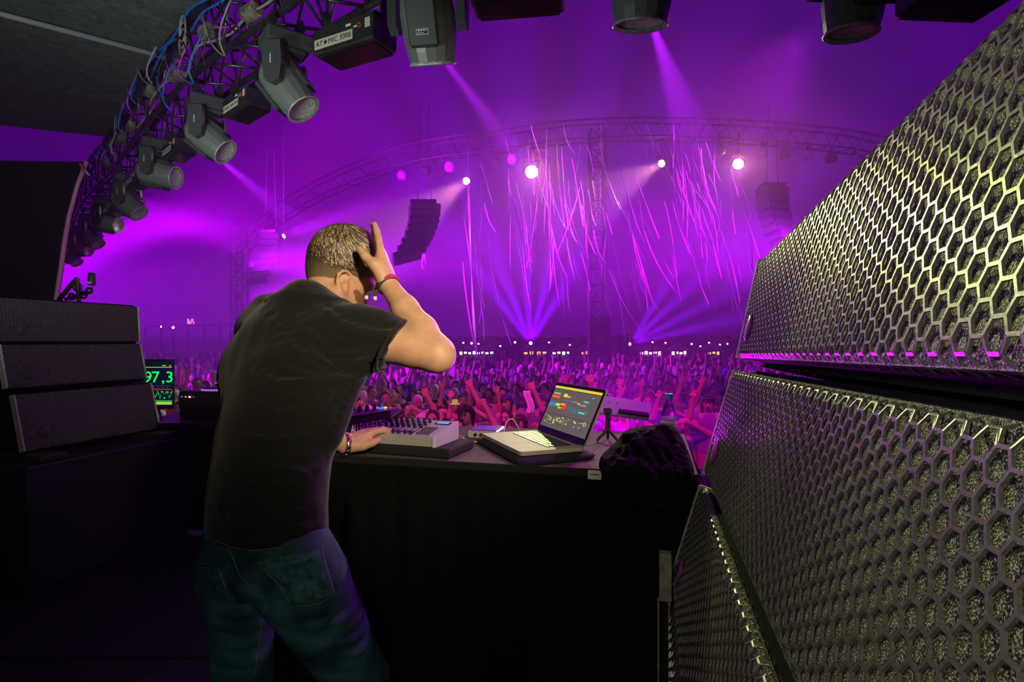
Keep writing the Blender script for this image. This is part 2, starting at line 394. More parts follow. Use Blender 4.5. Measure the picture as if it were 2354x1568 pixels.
# hanging black side panel behind the left speakers, its lit edge drawn as a pink tube
sp = MB()
edge = [P(198, 372, 6.0), P(176, 430, 6.0), P(157, 500, 6.0), P(146, 560, 6.0), P(138, 620, 6.0), P(127, 690, 6.0), P(122, 800, 6.0)]
pl = [Vector(p) for p in edge]+[Vector((-8.4, 6.0, edge[-1].z)), Vector((-8.4, 6.0, edge[0].z+.05))]
sp.prism([(p.x, p.y, p.z) for p in pl], (0, 0, 0), (0, .05, 0))
side = sp.build('side_banner', mat('black_banner', (.004, .004, .005), .9, bump=.1, scale=30))
recentre(side, (edge[-1].x, 6.0, edge[-1].z)); tag(side, 'tall black hanging panel with curved edge behind the grey-rimmed speaker stack', 'panel')
em = MB().tube([p+Vector((.02, -.02, 0)) for p in edge], .022, 6); o = em.build('lit_edge_tube', mat('pink_lit_edge', (.75, .25, .6), .3), side, True); o.data.transform(Matrix.Translation(-side.location))
M_redst = mat('red_white_strap', (.7, .06, .10), .5)
stp = MB().box((0, 0, 0), (.018, .02, .10), M=Matrix.Rotation(R(-32), 4, 'Y')).build('fixing_strap', M_redst, side); stp.location = P(190, 386, 5.9)-side.location
stp = MB().box((0, 0, 0), (.010, .02, .08), M=Matrix.Rotation(R(-40), 4, 'Y')).build('fixing_strap', M_white, side); stp.location = P(199, 396, 5.9)-side.location
# ------------------------------------------------------------------ line-array cabinets beside the booth
def grille_mesh(name, L, h, P_=.0225, bar=.0014, re=.02, thick=.0022, mats=None):
    """flat-topped hexagon holes on a sheet in the X (length) / Z (height) plane, normal -Y, edges rolled back to +Y"""
    Rr = P_/math.sqrt(3); cs = 1.5*Rr; arc = re*math.pi/2
    def S(u, w, dn):
        du = dw = 0.0; x = u; z = w
        if u < 0: t = min(-u/re, 1.6); x = -re*math.sin(t); du = re*(1-math.cos(t))
        elif u > L: t = min((u-L)/re, 1.6); x = L+re*math.sin(t); du = re*(1-math.cos(t))
        if w < 0: t = min(-w/re, 1.6); z = -re*math.sin(t); dw = re*(1-math.cos(t))
        elif w > h: t = min((w-h)/re, 1.6); z = h+re*math.sin(t); dw = re*(1-math.cos(t))
        y = du+dw
        return (x*(1-.0) , y+dn, z)
    mb = MB(); nc = int((L+2*arc)/cs)+1; nr = int((h+2*arc)/P_)+1; vid = {}
    def V_(u, w, dn):
        k = (round(u*2e4), round(w*2e4), dn)
        if k not in vid: vid[k] = len(mb.v); mb.v.append(S(u, w, dn))
        return vid[k]
    ri = 1-bar*2/P_
    for c in range(nc):
        for r in range(nr):
            cu = -arc+c*cs; cw = -arc+(r+.5*(c % 2))*P_
            o = [(cu+Rr*math.cos(k*math.pi/3), cw+Rr*math.sin(k*math.pi/3)) for k in range(6)]
            i = [(cu+Rr*ri*math.cos(k*math.pi/3), cw+Rr*ri*math.sin(k*math.pi/3)) for k in range(6)]
            O = [V_(a, b, 0) for a, b in o]; I = [V_(a, b, 0) for a, b in i]; J = [V_(a, b, thick) for a, b in i]
            for k in range(6):
                q = (k+1) % 6
                mb.f.append((O[k], O[q], I[q], I[k])); mb.f.append((I[k], I[q], J[q], J[k])); mb.m += [0, 0]
    return mb.mesh(name, mats or M_grille)
_gm = {}
M_cab = mat('matt_black_cabinet', (.010, .010, .011), .9, bump=.1, scale=200, spec=.1)
def cabinet(loc, X, Z, L, h, depth, label, group, dens=.0225, badge=True, badge_at=.13, bm_=None):
    """far/near edge at loc, X along the face, Z up the face; face normal = X x Z reversed"""
    X = Vector(X).normalized(); Z = (Vector(Z)-X*Vector(Z).dot(X)).normalized(); Y = Z.cross(X)
    t = empty('loudspeaker', loc, label, 'speaker', group); t.rotation_mode = 'QUATERNION'
    t.matrix_world = Matrix.Translation(loc) @ axes(X, Y, Z)
    re = .02; g = .012
    b = MB(); hh = h-2*g-2*re
    # trapezoid body behind the grille
    b.prism([(0, re*1.2, g), (L, re*1.2, g), (L, re*1.2, h-g), (0, re*1.2, h-g)], (0, 0, 0), (0, .02, 0))
    z0, z1 = .002, h-.002; zz0, zz1 = 0, h; y0, y1 = re*1.2+.02, depth
    b.add([(0, y0, z0), (L, y0, z0), (L, y0, z1), (0, y0, z1), (0, y1, zz0), (L, y1, zz0), (L, y1, zz1), (0, y1, zz1)],
          [(3, 2, 1, 0), (4, 5, 6, 7), (0, 1, 5, 4), (1, 2, 6, 5), (2, 3, 7, 6), (3, 0, 4, 7)])
    b.build('cabinet_body', M_cab, t)
    f = MB().box((L/2, re*.72, h/2), (L-.006, .012, hh+re*1.7)); f.build('foam_backing', M_foam, t)
    key = (round(L, 3), round(hh, 3), dens)
    if key not in _gm: _gm[key] = grille_mesh('grille', L-2*re, hh, dens)
    gr = link('grille', _gm[key], t); gr.location = (re, 0, g+re)
    gr['label'] = 'dark metal grille punched with hexagonal holes'; gr['kind'] = 'stuff'
    for x0 in (.003, L-.003):
        MB().box((x0, re*.9, h/2), (.010, re*2.0, h-2*g), bev=.003).build('edge_strip', M_edge, t)
    if badge:
        MB().lathe([(0, 0), (.030, 0), (.032, .003), (.030, .005), (0, .005)], (badge_at, -.001, h*.30), M=Matrix.Rotation(R(90), 4, 'X'), n_=24).build('badge', bm_ or M_badge, t, True)
    # fly bar hardware at the far end
    for z in (.05, h-.05): MB().box((L-.004, depth*.45, z), (.03, .06, .03), bev=.004).build('rigging_lug', M_black, t)
    return t
M_edge = mat('pale_grey_edge', (.50, .49, .47), .4, .2, var=.3, scale=60)  # grey lightened so the loudspeaker edge strips look rim-lit
M_badge2 = mat('dimmed_round_badge', (.05, .05, .05), .5)  # same badge darkened for the dimmer light on the left stack
M_badge = mat('magenta_reflection_badge', (.45, .08, .40), .25, .3)  # magenta reflection painted into the badge colour
SPK = 'loudspeakers stacked at the right of the booth'
c = 1.4
# X runs from the far edge towards the camera along -V so that the face looks to the left (-U)
def face(b, tp_): return Vector(b), Vector(tp_)-Vector(b)
o1, z1_ = face((.592, 1.5, 1.343), (.655, 1.5, 1.626))
cabinet(o1, (-.274, -1, .023), z1_, 1.3, .292, .38, 'topmost black loudspeaker of the tall stack, its hexagon grille lit yellow', SPK)
o2, z2_ = face((.500, 1.5, 1.036), (.588, 1.5, 1.334))
cabinet(o2, (-.252, -1, .0275), z2_, 1.4, .314, .38, 'second black loudspeaker from the top of the tall stack, grille tinted magenta', SPK)
o3, z3_ = face((.415, 1.5, .760), (.498, 1.5, 1.032))
cabinet(o3, -V, z3_, 1.4, .288, .38, 'third loudspeaker down in the tall stack, leaning under the magenta one', SPK)
o4, z4_ = face((.412, 1.5, .44), (.412, 1.5, .756))
cabinet(o4, -V, z4_, 1.4, .300, .14, 'lowest upright loudspeaker of the tall stack beside the steel post', SPK, badge=False)
sb = empty('speaker_plinth', (.42, 1.5, 0), 'black road case under the tall loudspeaker stack', 'case')
sb.matrix_world = Matrix.Translation((.42, 1.5, 0)) @ axes(-V, U, (0, 0, 1))
MB().box((.7, .19, .215), (1.4, .36, .43), bev=.01).build('case_body', M_black, sb)
for z in (.012, .42): MB().box((.6, .008, z), (1.2, .02, .018)).build('edge_rail', M_edge, sb)
for x in (.4, .8): MB().box((x, .004, .24), (.05, .012, .07), bev=.004).build('latch', M_steel, sb)
# steel post at the corner of the stack
ps = empty('steel_post', (.385, 1.42, 0), 'pale steel support post at the foot of the tall loudspeaker stack', 'post', rz=R(-14))
M_post = mat('worn_pale_steel', (.36, .33, .25), .5, .3, var=.35, scale=30, bump=.2)
MB().box((0, 0, .81), (.030, .03, .118), bev=.002).build('top_plate', M_post, ps)
MB().box((0, .004, .375), (.022, .02, .75), bev=.002).build('web', M_black, ps)
for x in (-.014, .012): MB().box((x-.003, -.004, .375), (.005, .03, .75), bev=.001).build('flange', M_post, ps)
MB().box((0, 0, .006), (.09, .09, .012), bev=.003).build('base_plate', M_post, ps)
# left stack, face turned to the right
SPL = 'loudspeakers stacked at the left of the booth'
for (l0, r0), lab in zip((((-2.985, 3.25, 1.405), (-2.935, 3.25, 1.680)), ((-2.9, 3.25, 1.115), (-2.962, 3.25, 1.396)), ((-2.80, 3.25, .75), (-2.89, 3.25, 1.105))),
        ('topmost dark loudspeaker of the left stack in front of the black panel', 'middle loudspeaker of the left stack beside the green screen', 'bottom loudspeaker of the left stack with a magenta lit edge')):
    lo = Vector(l0); up = Vector(r0)-lo
    if lab.startswith('top'): lo = Vector((-2.95, 3.25, 1.385)); up = Vector((-.02, 0, .285))
    cabinet(lo, V, up, .93, up.length*.99, .38, lab, SPL, badge_at=.13, bm_=M_badge2)
lp = empty('speaker_riser', (-2.8, 3.2, 0), 'low black riser under the left loudspeaker stack', 'riser')
lp.matrix_world = Matrix.Translation((-2.84, 3.2, 0)) @ axes(V, -U, (0, 0, 1))
MB().box((.5, .15, .36), (1.15, .75, .70), bev=.01).build('riser_body', M_black, lp)
for x in (.1, .9): MB().box((x, .1, .73), (.16, .6, .04), bev=.01).build('timber_block', M_floor, lp)
# ------------------------------------------------------------------ roof truss over the front of the stage
rt = empty('roof_truss', (0, 0, ZB), 'dark curved lattice truss across the front of the stage roof', 'truss')
HW = .15
chords = {}
for sx in (-1, 1):
    for z in (ZB, ZT):
        pts = []
        for i, p in enumerate(TC):
            d = tang(TC, i); nn = Vector((-d.y, d.x, 0)); q = p+nn*(HW*sx); q.z = z-ZB; pts.append(q)
        chords[(sx, z)] = pts
        MB().tube(pts, .024, 8).build('chord', M_alu, rt, True)
for i in range(0, len(TC)-1):
    for k, (a, b) in enumerate((((-1, ZB), (-1, ZT)), ((1, ZB), (1, ZT)), ((-1, ZT), (1, ZT)), ((-1, ZB), (1, ZB)))):
        pa, pb = chords[a], chords[b]; up = i % 2
        MB().tube([pa[i] if up else pb[i], pb[i+1] if up else pa[i+1]], .011, 5).build('brace', M_alu, rt, True)
# ---------------- moving heads
def moving_head(loc, yaw, pan, tilt, s=1.0, label='', beam=None, sticker=True, group='moving head lamps hung along the roof truss'):
    t = empty('moving_head_lamp', loc, label, 'stage lamp', group, yaw); t.scale = (s, s, s)
    b = MB().box((0, 0, -.055), (.30, .24, .11), bev=.02); b.box((0, 0, -.125), (.2, .2, .03), bev=.01); b.build('base', M_head, t)
    for x in (-.09, .09): cl_ = MB(); cl_.box((x, 0, .06), (.035, .05, .13), bev=.006); cl_.tube([(x, -.03, .07), (x, .03, .07)], .03, 8); cl_.build('clamp', M_black, t)
    y = MB(); 
    y.box((0, 0, -.155), (.36, .10, .05), bev=.02)
    yk = y.build('yoke', M_head, t); yk.rotation_euler.z = pan
    for x in (-1, 1):
        a = MB(); a.prism([(x*.155, -.055, -.13), (x*.155, .055, -.13), (x*.155, .062, -.26), (x*.155, .05, -.37), (x*.155, 0, -.40), (x*.155, -.05, -.37), (x*.155, -.062, -.26)], (0, 0, 0), (x*.045, 0, 0))
        ao = a.build('yoke_arm', M_head, yk)
        MB().box((x*.2015, 0, -.25), (.002, .060, .15)).build('arm_panel', M_head, ao)
        for k in range(6): MB().box((x*.2032, .006, -.275+k*.0105), (.0008, .008, .006)).build('arm_marking', M_white, ao)
    # head: shell of revolved facets, lens to -Z
    H = MB(); n_ = 8
    H.lathe([(.05, .17), (.095, .165), (.13, .12), (.142, .03), (.140, -.06), (.128, -.14), (.118, -.185), (.104, -.19), (.104, -.17)], n_=n_*2, M=Matrix.Diagonal((1, .92, 1, 1)))
    hd = H.build('head_shell', M_head_lt, yk, False); hd.location = (0, 0, -.34); hd.rotation_euler = (tilt, 0, 0)
    F = MB()
    for a in (R(90), R(270)): F.box((.0, .128*math.sin(a), .0), (.15, .03, .24), bev=.018)
    for k in range(3): F.box((0, .01, .168+.008*k), (.11, .09, .004))
    F.build('head_panel', M_head, hd)
    MB().lathe([(.104, -.172), (.125, -.196), (.119, -.202), (.098, -.178)], n_=24, M=Matrix.Diagonal((1, .95, 1, 1))).build('front_ring', M_edge, hd, True)
    MB().lathe([(0, -.166), (.06, -.17), (.102, -.176)], n_=20).build('lens', M_lens_v if beam else M_glassdark, hd, True)
    if sticker:
        st = MB().box((0, 0, 0), (.062, .0015, .026)); so = st.build('logo_sticker', M_white, hd); so.location = (0, -.1442, -.05)
        si = MB().box((0, -.0010, 0), (.057, .001, .021)); s2 = si.build('sticker_field', M_ink, hd); s2.location = (0, -.1442, -.05)
        for xx, zz, ww, h2 in ((-.017, -.045, .012, .006), (-.004, -.045, .010, .006), (.009, -.0445, .008, .007), (.020, -.045, .007, .005), (-.008, -.0555, .034, .003)):
            MB().box((xx, -.1455, zz), (ww, .0008, h2)).build('sticker_mark', M_white, hd)
    return t, yk, hd
def head_at(px, py, H, yaw, pan, tilt, s, label, beam=None, **kw):
    d = H*1300/(784-py); p = P(px, py, d); p.z += .34*s
    return moving_head(p, yaw, pan, tilt, s, label, beam, **kw), P(px, py, d)
HL = [
 (985, 50, 1.55, R(20), R(-28), R(26), .95, 'large grey moving head lamp facing down, a small white sticker on its back'),
 (658, 200, 1.55, R(38), R(48), R(-38), .92, 'moving head lamp hanging between the two white labelled strobes'),
 (478, 318, 1.56, R(40), R(50), R(-52), .90, 'moving head lamp tipped forward throwing a thin violet beam'),
 (362, 400, 1.56, R(42), R(48), R(-78), .92, 'moving head lamp left of the thin violet beam, turned sideways'),
 (294, 466, 1.58, R(42), R(52), R(-45), .92, 'fifth moving head lamp down the dark truss, tipped forward'),
 (242, 512, 1.58, R(42), R(48), R(-80), .92, 'sixth moving head lamp down the dark truss'),
 (207, 543, 1.58, R(42), R(50), R(-42), .92, 'seventh moving head lamp down the dark truss'),
 (182, 568, 1.58, R(42), R(48), R(-70), .92, 'small distant moving head lamp near the low end of the truss'),
 (163, 588, 1.58, R(42), R(50), R(-40), .92, 'last moving head lamp at the low end of the truss'),
 (1477, -55, 1.60, R(0), R(0), R(14), 1.0, 'moving head lamp cut by the top edge, throwing the wide violet beam'),
 (1963, -22, 1.58, R(-2), R(4), R(6), .95, 'moving head lamp at top right with a white sticker and no beam'),
]
heads = []
for h_ in HL: heads.append(head_at(*h_[:7], h_[7], beam=h_[0] in (985, 478, 1477), sticker=h_[0] in (985, 1477, 1963)))
# visible beams leave three of the heads
for (px, py), tgt, pw, ang in (((1010, 122), P(1250, 440, 11), 420, 5), ((1497, 50), P(1600, 340, 8), 380, 7.5), ((500, 362), P(680, 510, 12), 700, 4)):
    d = {1010: 3.3, 1497: 3.1, 500: 5.0}[px]; spot(P(px, py, d), tgt, (.5, .03, 1), pw*110, ang, .4, .02, 'head_beam')
# ---------------- strobes between the heads
M_sbody = mat('strobe_case', (.03, .026, .03), .4, .1, var=.3, scale=14)
def strobe(px, py, H, ang, s, txt, label, tilt=R(-35)):
    d = H*1300/(784-py); p = P(px, py, d)
    t = empty('strobe_lamp', p, label, 'strobe', 'strobe lamps hung along the roof truss', 0); t.scale = (s, s, s)
    X = Vector((math.cos(ang), math.sin(ang), 0)); Yb = Vector((-X.y, X.x, 0)); t.matrix_world = Matrix.Translation(p) @ axes(X, Yb, (0, 0, 1)) @ Matrix.Diagonal((s, s, s, 1))
    MB().box((0, 0, 0), (.425, .19, .13), bev=.008).build('housing', M_sbody, t)
    MB().box((0, .02, .09), (.36, .12, .06), bev=.008).build('ballast_box', M_sbody, t)
    MB().box((0, -.085, .062), (.41, .012, .008)).build('front_rib', M_alu, t)
    MB().box((0, .02, -.068), (.38, .15, .008)).build('reflector_window', M_glassdark, t)
    for x in (-.2, .2): MB().box((x, 0, .10), (.012, .05, .22), bev=.003).build('bracket_foot', M_black, t)
    for x in (-.2, .2): MB().tube([(x, 0, .05), (x, 0, .42)], .009, 6).build('bracket_rod', M_black, t)
    lb = MB().box((-.06, -.0965, -.016), (.27, .002, .052)).build('name_label', M_label, t)
    text(txt, .040 if len(txt) < 12 else .032, Matrix.Translation((-.06, -.0985, -.017)) @ Matrix.Rotation(R(90), 4, 'X'), M_ink, t, 'label_lettering', .0003)
    MB().box((.175, -.0965, .02), (.034, .002, .050)).build('side_sticker', M_label, t); MB().box((.045, -.0965, .036), (.034, .002, .012)).build('small_label', M_white, t)
    MB().tube([(.120+.011*math.cos(a), -.098, .018+.011*math.sin(a)) for a in (k*6.283/14 for k in range(14))], .0035, 5, close=True).build('red_emblem', M_redst, t); MB().box((.094, -.0965, .018), (.022, .002, .008)).build('emblem_bar', M_white, t)
    return t
strobe(815, 98, 1.62, R(-27), 1.0, 'AT\u2605MIC 3000', 'strobe lamp with the large white name label between the two biggest lamp heads')
strobe(567, 243, 1.68, R(-42), .93, 'AT\u2605MIC 3000 DMX', 'strobe lamp whose long label ends in DMX')
strobe(412, 345, 1.70, R(-44), .90, 'AT\u2605MIC 3000', 'third strobe lamp down the truss with a dim label')
strobe(320, 415, 1.72, R(-44), .90, 'AT\u2605MIC 3000', 'fourth strobe lamp down the truss, small label')
strobe(262, 482, 1.70, R(-44), .90, 'AT\u2605MIC 3000', 'fifth small strobe lamp near the low end of the truss')
strobe(2190, -12, 1.62, R(4), 1.0, 'AT\u2605MIC 3000', 'strobe lamp at the top right corner above the tall loudspeakers')
strobe(1190, -20, 1.62, R(-8), 1.0, 'AT\u2605MIC 3000', 'strobe lamp at the top edge between the large lamp heads')
# ---------------- cables
def along(s, off, z):
    """point on the truss path, s in path samples"""
    i = int(max(0, min(len(TC)-2, math.floor(s)))); p = TC[i].lerp(TC[i+1], max(0, min(1, s-i))); d = tang(TC, i); nn = Vector((-d.y, d.x, 0))
    q = p+nn*off; q.z = z; return q
r2 = random.Random(3)
def run_cable(s0, s1, off, z, r_, m, label, sag=.03, wob=.02, grp='cables run along the roof truss', step=1.0):
    pts = []; s = s0; ph = r2.random()*6
    while s <= s1:
        pts.append(along(s, off+wob*math.sin(s*1.3+ph), z-sag*abs(math.sin(s*.5+ph))+wob*math.cos(s*1.9+ph))); s += step*.5
    o = MB().tube(pts, r_, 6).build('cable', m, None, True); recentre(o, pts[0]); tag(o, label, 'cable', grp); return o
near = -.19 if along(10, -.19, 0).y < along(10, .19, 0).y else .19
run_cable(4, 40, near, ZT-.03, .010, M_cblue, 'thick blue cable running the length of the truss top', .02, .012)
run_cable(6, 38, near*.95, ZT-.08, .008, M_cblue, 'second blue cable twisting just under the thick blue one', .07, .02)
run_cable(8, 52, near*.8, ZB+.14, .009, M_cgrey, 'grey cable lying on the lower chord of the truss', .04, .03)
run_cable(2, 50, near*.4, ZB+.07, .012, M_cblack, 'black power cable along the bottom of the truss', .03, .04)
run_cable(6, 44, near*.7, ZB+.22, .007, M_cpink, 'magenta lit cable running through the middle of the truss', .05, .04)
run_cable(10, 60, near, ZB+.30, .010, M_cblack, 'black cable halfway up the truss lattice', .06, .02)
def loop_cable(s, off, z, w, drop, m, label, n_=14, r_=.006):
    pts = [along(s+w*(u-.5)+.25*math.sin(u*9), off+.03*math.sin(u*7), z-drop*math.sin(math.pi*u)) for u in (k/(n_-1) for k in range(n_))]
    o = MB().tube(pts, r_, 6).build('cable_loop', m, None, True); recentre(o, pts[0]); tag(o, label, 'cable', 'cables looped down from the roof truss'); return o
where = ['beside the topmost white label', 'above the biggest strobe label', 'over the second lamp head', 'above the DMX label', 'beside the third lamp head', 'over the fourth lamp head', 'near the low end of the truss']
for k in range(26):
    s = 17+k*1.15; w = where[min(6, k//4)]; m, cn = [(M_cblue, 'blue'), (M_cblack, 'black'), (M_cgrey, 'grey'), (M_cblack, 'black'), (M_cblue, 'blue'), (M_cpink, 'magenta')][k % 6]
    loop_cable(s, near*(1.15+.15*r2.random()), ZT-.05-.30*r2.random(), 1.2+1.3*r2.random(), .16+.2*r2.random(), m, f'{["short","long","slack","tight"][k%4]} {cn} cable looped down {w}', r_=.004+.004*r2.random())
for k in range(5):   # coiled spare cable
    s = 19+k*5.3; pts = [along(s+.32*math.cos(a), near*1.1, ZB+.22+.11*math.sin(a)+.004*j) for j, a in enumerate([q*.5 for q in range(38)])]
    o = MB().tube(pts, .006, 5).build('cable_coil', [M_cgrey, M_cblack][k % 2], None, True); recentre(o, pts[0])
    tag(o, f'{["grey","black"][k%2]} coil of spare cable tied to the truss {where[k+1]}', 'cable', 'coils of spare cable on the truss')
def connector(px, py, d, m, label, s=1):
    o = MB().tube([(-.03, 0, 0), (.03, 0, .01)], .012, 8).build('cable_connector', m, None, True); o.location = P(px, py, d); o.rotation_euler = (0, R(20), R(-30)); o.scale = (s, s, s); tag(o, label, 'connector', 'glowing cable connectors on the truss')
connector(820, 47, 3.2, M_green_led, 'bright green cable plug above the biggest strobe label')
connector(617, 127, 3.95, M_blue_led, 'blue cable plug above the second lamp head')
connector(445, 253, 4.75, M_blue_led, 'blue cable plug left of the DMX label')
connector(337, 347, 5.9, M_blue_led, 'blue cable plug above the fourth lamp head')
connector(268, 417, 7.0, M_blue_led, 'dim blue plug near the fourth strobe lamp', .8)
connector(265, 443, 7.2, M_green_led, 'tiny green indicator near the low end of the truss', .5)
def safety(px0, py0, px1, py1, d, label):
    a, b = P(px0, py0, d), P(px1, py1, d+.1); o = MB().tube([a, a.lerp(b, .5)+Vector((0, 0, -.02)), b], .008, 6).build('hanger_rod', M_steel, None, True); recentre(o, a); tag(o, label, 'rod', 'thin hanger rods on the truss')
safety(430, 152, 378, 243, 4.72, 'upper pale hanger rod slanting beside the canopy corner')
safety(360, 222, 317, 318, 5.4, 'lower pale hanger rod slanting beside the truss')
# driver boxes and clamps fixed in the lattice
dm = MB().box((0, 0, 0), (.16, .09, .07), bev=.01); dmesh = dm.mesh('driver_box', mat('driver_case', (.24, .21, .16), .45, .3, var=.5, scale=20))
for k in range(9):
    s = 18.5+k*3.1; p = along(s, near*.9, ZB+.10+.1*(k % 2)); o = link('driver_box', dmesh); o.location = p; d = tang(TC, int(s)); o.rotation_euler = (R(10*(k % 3)), 0, math.atan2(d.y, d.x))
    tag(o, f'tan junction box set {["high","low"][k%2]} in the truss {where[min(6,k*26//36)]}' + (' by a cable' if k % 3 == 1 else ''), 'box', 'junction boxes inside the truss')
# ------------------------------------------------------------------ the performer, seen from behind, turned to the right
def DJ():
    Rt = Vector((.8, -.6, 0)); Fw = Vector((.6, .8, 0))
    def C(px, py, d): return P(px, py, d)
    # torso centres (px, py, d, half right, half depth)
    tor = [(612, 1300, 1.33, .165, .12), (612, 1225, 1.335, .17, .122), (618, 1100, 1.36, .168, .122), (632, 1000, 1.40, .170, .124), (652, 900, 1.44, .180, .128), (672, 810, 1.49, .192, .130), (694, 745, 1.53, .180, .118), (712, 700, 1.56, .135, .095), (727, 676, 1.575, .085, .075)]
    RS = C(802, 764, 1.45); LS = C(612, 764, 1.65)
    RE = C(1005, 814, 1.39); RW = C(890, 652, 1.52)
    LE = C(600, 930, 1.66); LW = C(796, 1022, 1.80)
    Hc = C(796, 617, 1.64); NB = C(732, 708, 1.585)
    F = Vector((.83, .46, -.33)).normalized(); Uu = (Vector((.0, -.28, 1))-F*F.dot(Vector((.0, -.28, 1)))).normalized(); Rr = F.cross(Uu); HS = .96
    H = lambda f, r_, u: Hc+(F*f+Rr*r_+Uu*u)*HS
    lo = (-1.0, 1.0, -.02); hi = (-.05, 2.05, 1.82)
    s = SDF(lo, hi, .0045)
    # head
    s.ell(H(-.012, 0, .028), (F/HS, Rr/HS, Uu/HS), (.098, .078, .088), .01)
    s.ell(H(.022, 0, -.035), (F/HS, Rr/HS, Uu/HS), (.072, .064, .085), .03)
    s.ell(H(.052, 0, -.085), (F/HS, Rr/HS, Uu/HS), (.040, .045, .036), .03)          # chin
    s.ell(H(.0, .045, -.062), (F/HS, Rr/HS, Uu/HS), (.05, .022, .042), .03)         # jaw sides
    s.ell(H(.0, -.045, -.062), (F/HS, Rr/HS, Uu/HS), (.05, .022, .042), .03)
    s.ell(H(.072, 0, .030), (F/HS, Rr/HS, Uu/HS), (.022, .055, .014), .02)          # brow
    s.cone(H(.088, 0, .012), H(.112, 0, -.022), .009, .014, .014)          # nose
    for q in (-1, 1):
        s.ell(H(.075, .030*q, -.018), (F/HS, Rr/HS, Uu/HS), (.016, .022, .014), .02)  # cheeks
        s.ell(H(.083, .030*q, .008), (F/HS, Rr/HS, Uu/HS), (.010, .013, .009), .004)  # closed eyes
        s.ell(H(.062, .048*q, -.02), (F/HS, Rr/HS, Uu/HS), (.02, .018, .02), .02)
    s.ell(H(.088, 0, -.052), (F/HS, Rr/HS, Uu/HS), (.010, .024, .007), .006); s.ell(H(.086, 0, -.064), (F/HS, Rr/HS, Uu/HS), (.010, .020, .007), .006)
    # ears: rim, lobe, bowl
    for q in (-1, 1):
        eu = (Uu*.97-F*.22).normalized(); ef = eu.cross(Rr*q).normalized(); ef = ef if ef.dot(F) > 0 else -ef
        rim = [(.009, .009), (.0145, .024), (.0035, .032), (-.011, .032), (-.020, .022), (-.021, .0055), (-.0145, -.011), (-.0055, -.024), (.0035, -.029), (.0085, -.020)]
        c0 = H(-.004, .0745*q, -.034)
        pts = [c0+ef*a+eu*b+Rr*q*(.013+(.006 if a < -.005 else -.005)) for a, b in rim]
        s.chain(pts, [.0044, .0046, .0048, .005, .0052, .0052, .005, .0058, .006, .005], .002)
        s.ell(c0-ef*.003+Rr*q*.004, (ef, Rr, eu), (.016, .007, .026), .004)
        s.cone(c0+ef*-.006+eu*.014+Rr*q*.008, c0+ef*-.0075-eu*.006+Rr*q*.009, .0034, .0034, .004)
        s.ell(c0+ef*.001-eu*.003+Rr*q*.012, (ef, Rr, eu), (.007, .006, .010), .003, 's')
        s.ell(c0+ef*.010-eu*.003+Rr*q*.002, (ef, Rr, eu), (.0045, .005, .007), .004)
    # neck and trapezius
    s.cone(H(-.035, 0, -.03), NB+Vector((0, 0, -.03)), .054, .062, .03)
    s.cone(H(-.0, 0, -.06), NB+Fw*.03, .05, .058, .03)
    for q, S in ((1, RS), (-1, LS)): s.cone(NB+Vector((0, 0, .0)), S, .052, .05, .04)
    # torso under the shirt, pelvis, legs
    s.loft([(C(a, b, d), Rt, w-.02, t-.02) for a, b, d, w, t in tor[:-2]], .02)
    LK = Vector((-.675, 1.42, .50)); RK = Vector((-.385, 1.44, .54)); LH = Vector((-.65, 1.43, .84)); RH = Vector((-.50, 1.31, .84)); LF = Vector((-.71, 1.40, .09)); RF = Vector((-.34, 1.44, .09))
    for Hh, K, Ft in ((LH, LK, LF), (RH, RK, RF)): s.chain([Hh, K, Ft], [.07, .045, .035], .03); s.cone(Ft, Ft+Fw*.16-Vector((0, 0, .05)), .03, .025, .02)
    # right arm, bent up to the face
    s.chain([RS, RS.lerp(RE, .5), RE.lerp(RS, .12)], [.052, .048, .040], .02)
    s.cone(RE.lerp(RS, .25), RE, .043, .036, .03)
    s.ell(RE+Vector((.006, 0, -.004)), (Vector((1, 0, 0)), Vector((0, 1, 0)), Vector((0, 0, 1))), (.034, .032, .036), .03)
    fa = RE.lerp(RW, .30)+Vector((.002, 0, .002)); s.chain([RE, fa, RE.lerp(RW, .62), RW], [.036, .037, .032, .0245], .02)
    # raised hand: palm against the temple, seen along its thumb side
    hd = (C(866, 505, 1.59)-RW).normalized(); hn = Vector((-.97, -.10, .0)); hn = (hn-hd*hn.dot(hd)).normalized()   # towards the face
    ht = hd.cross(hn); ht = ht if ht.y < 0 else -ht        # thumb side, towards the camera
    K = lambda along, t, nn: RW+hd*along+ht*t+hn*nn
    s.ell(RW+hd*.052+hn*.004, (hd, ht, hn), (.060, .040, .021), .018); s.cone(RW, K(.03, 0, .002), .022, .022, .02)
    s.ell(K(.035, .024, .012), (hd, ht, hn), (.036, .018, .018), .012)    # ball of the thumb
    fin = [(.026, .083, (.042, .026, .020), .0098), (.009, .088, (.046, .029, .021), .0100), (-.008, .084, (.043, .027, .020), .0095), (-.024, .076, (.034, .021, .018), .0085)]
    tips = []
    for j, (t, a, ls, r_) in enumerate(fin):
        p0 = K(a-.03, t*.9, .004); p1 = K(a, t, .002); sp = ht*(.06-.05*j)+hn*(.05*j); bends = (.03, .04, .10); pts = [p0, p1]; ang = .0
        for q, L_ in enumerate(ls): ang += bends[q]*.8; pts.append(pts[-1]+(hd*math.cos(ang)+hn*math.sin(ang)+sp).normalized()*L_)
        s.chain(pts, [r_*1.12, r_*1.08, r_*.98, r_*.92, r_*.80], .005); tips.append(pts[-1])
    th = [K(.018, .018, .010), K(.045, .032, .026), K(.072, .034, .044), K(.098, .030, .056)]
    s.chain(th, [.015, .0135, .0118, .0105], .008)
    # left arm and the hand on the controls
    s.chain([LS, LE, LW], [.055, .044, .026], .02); s.cone(LE, LE.lerp(LW, .35), .042, .042, .02)
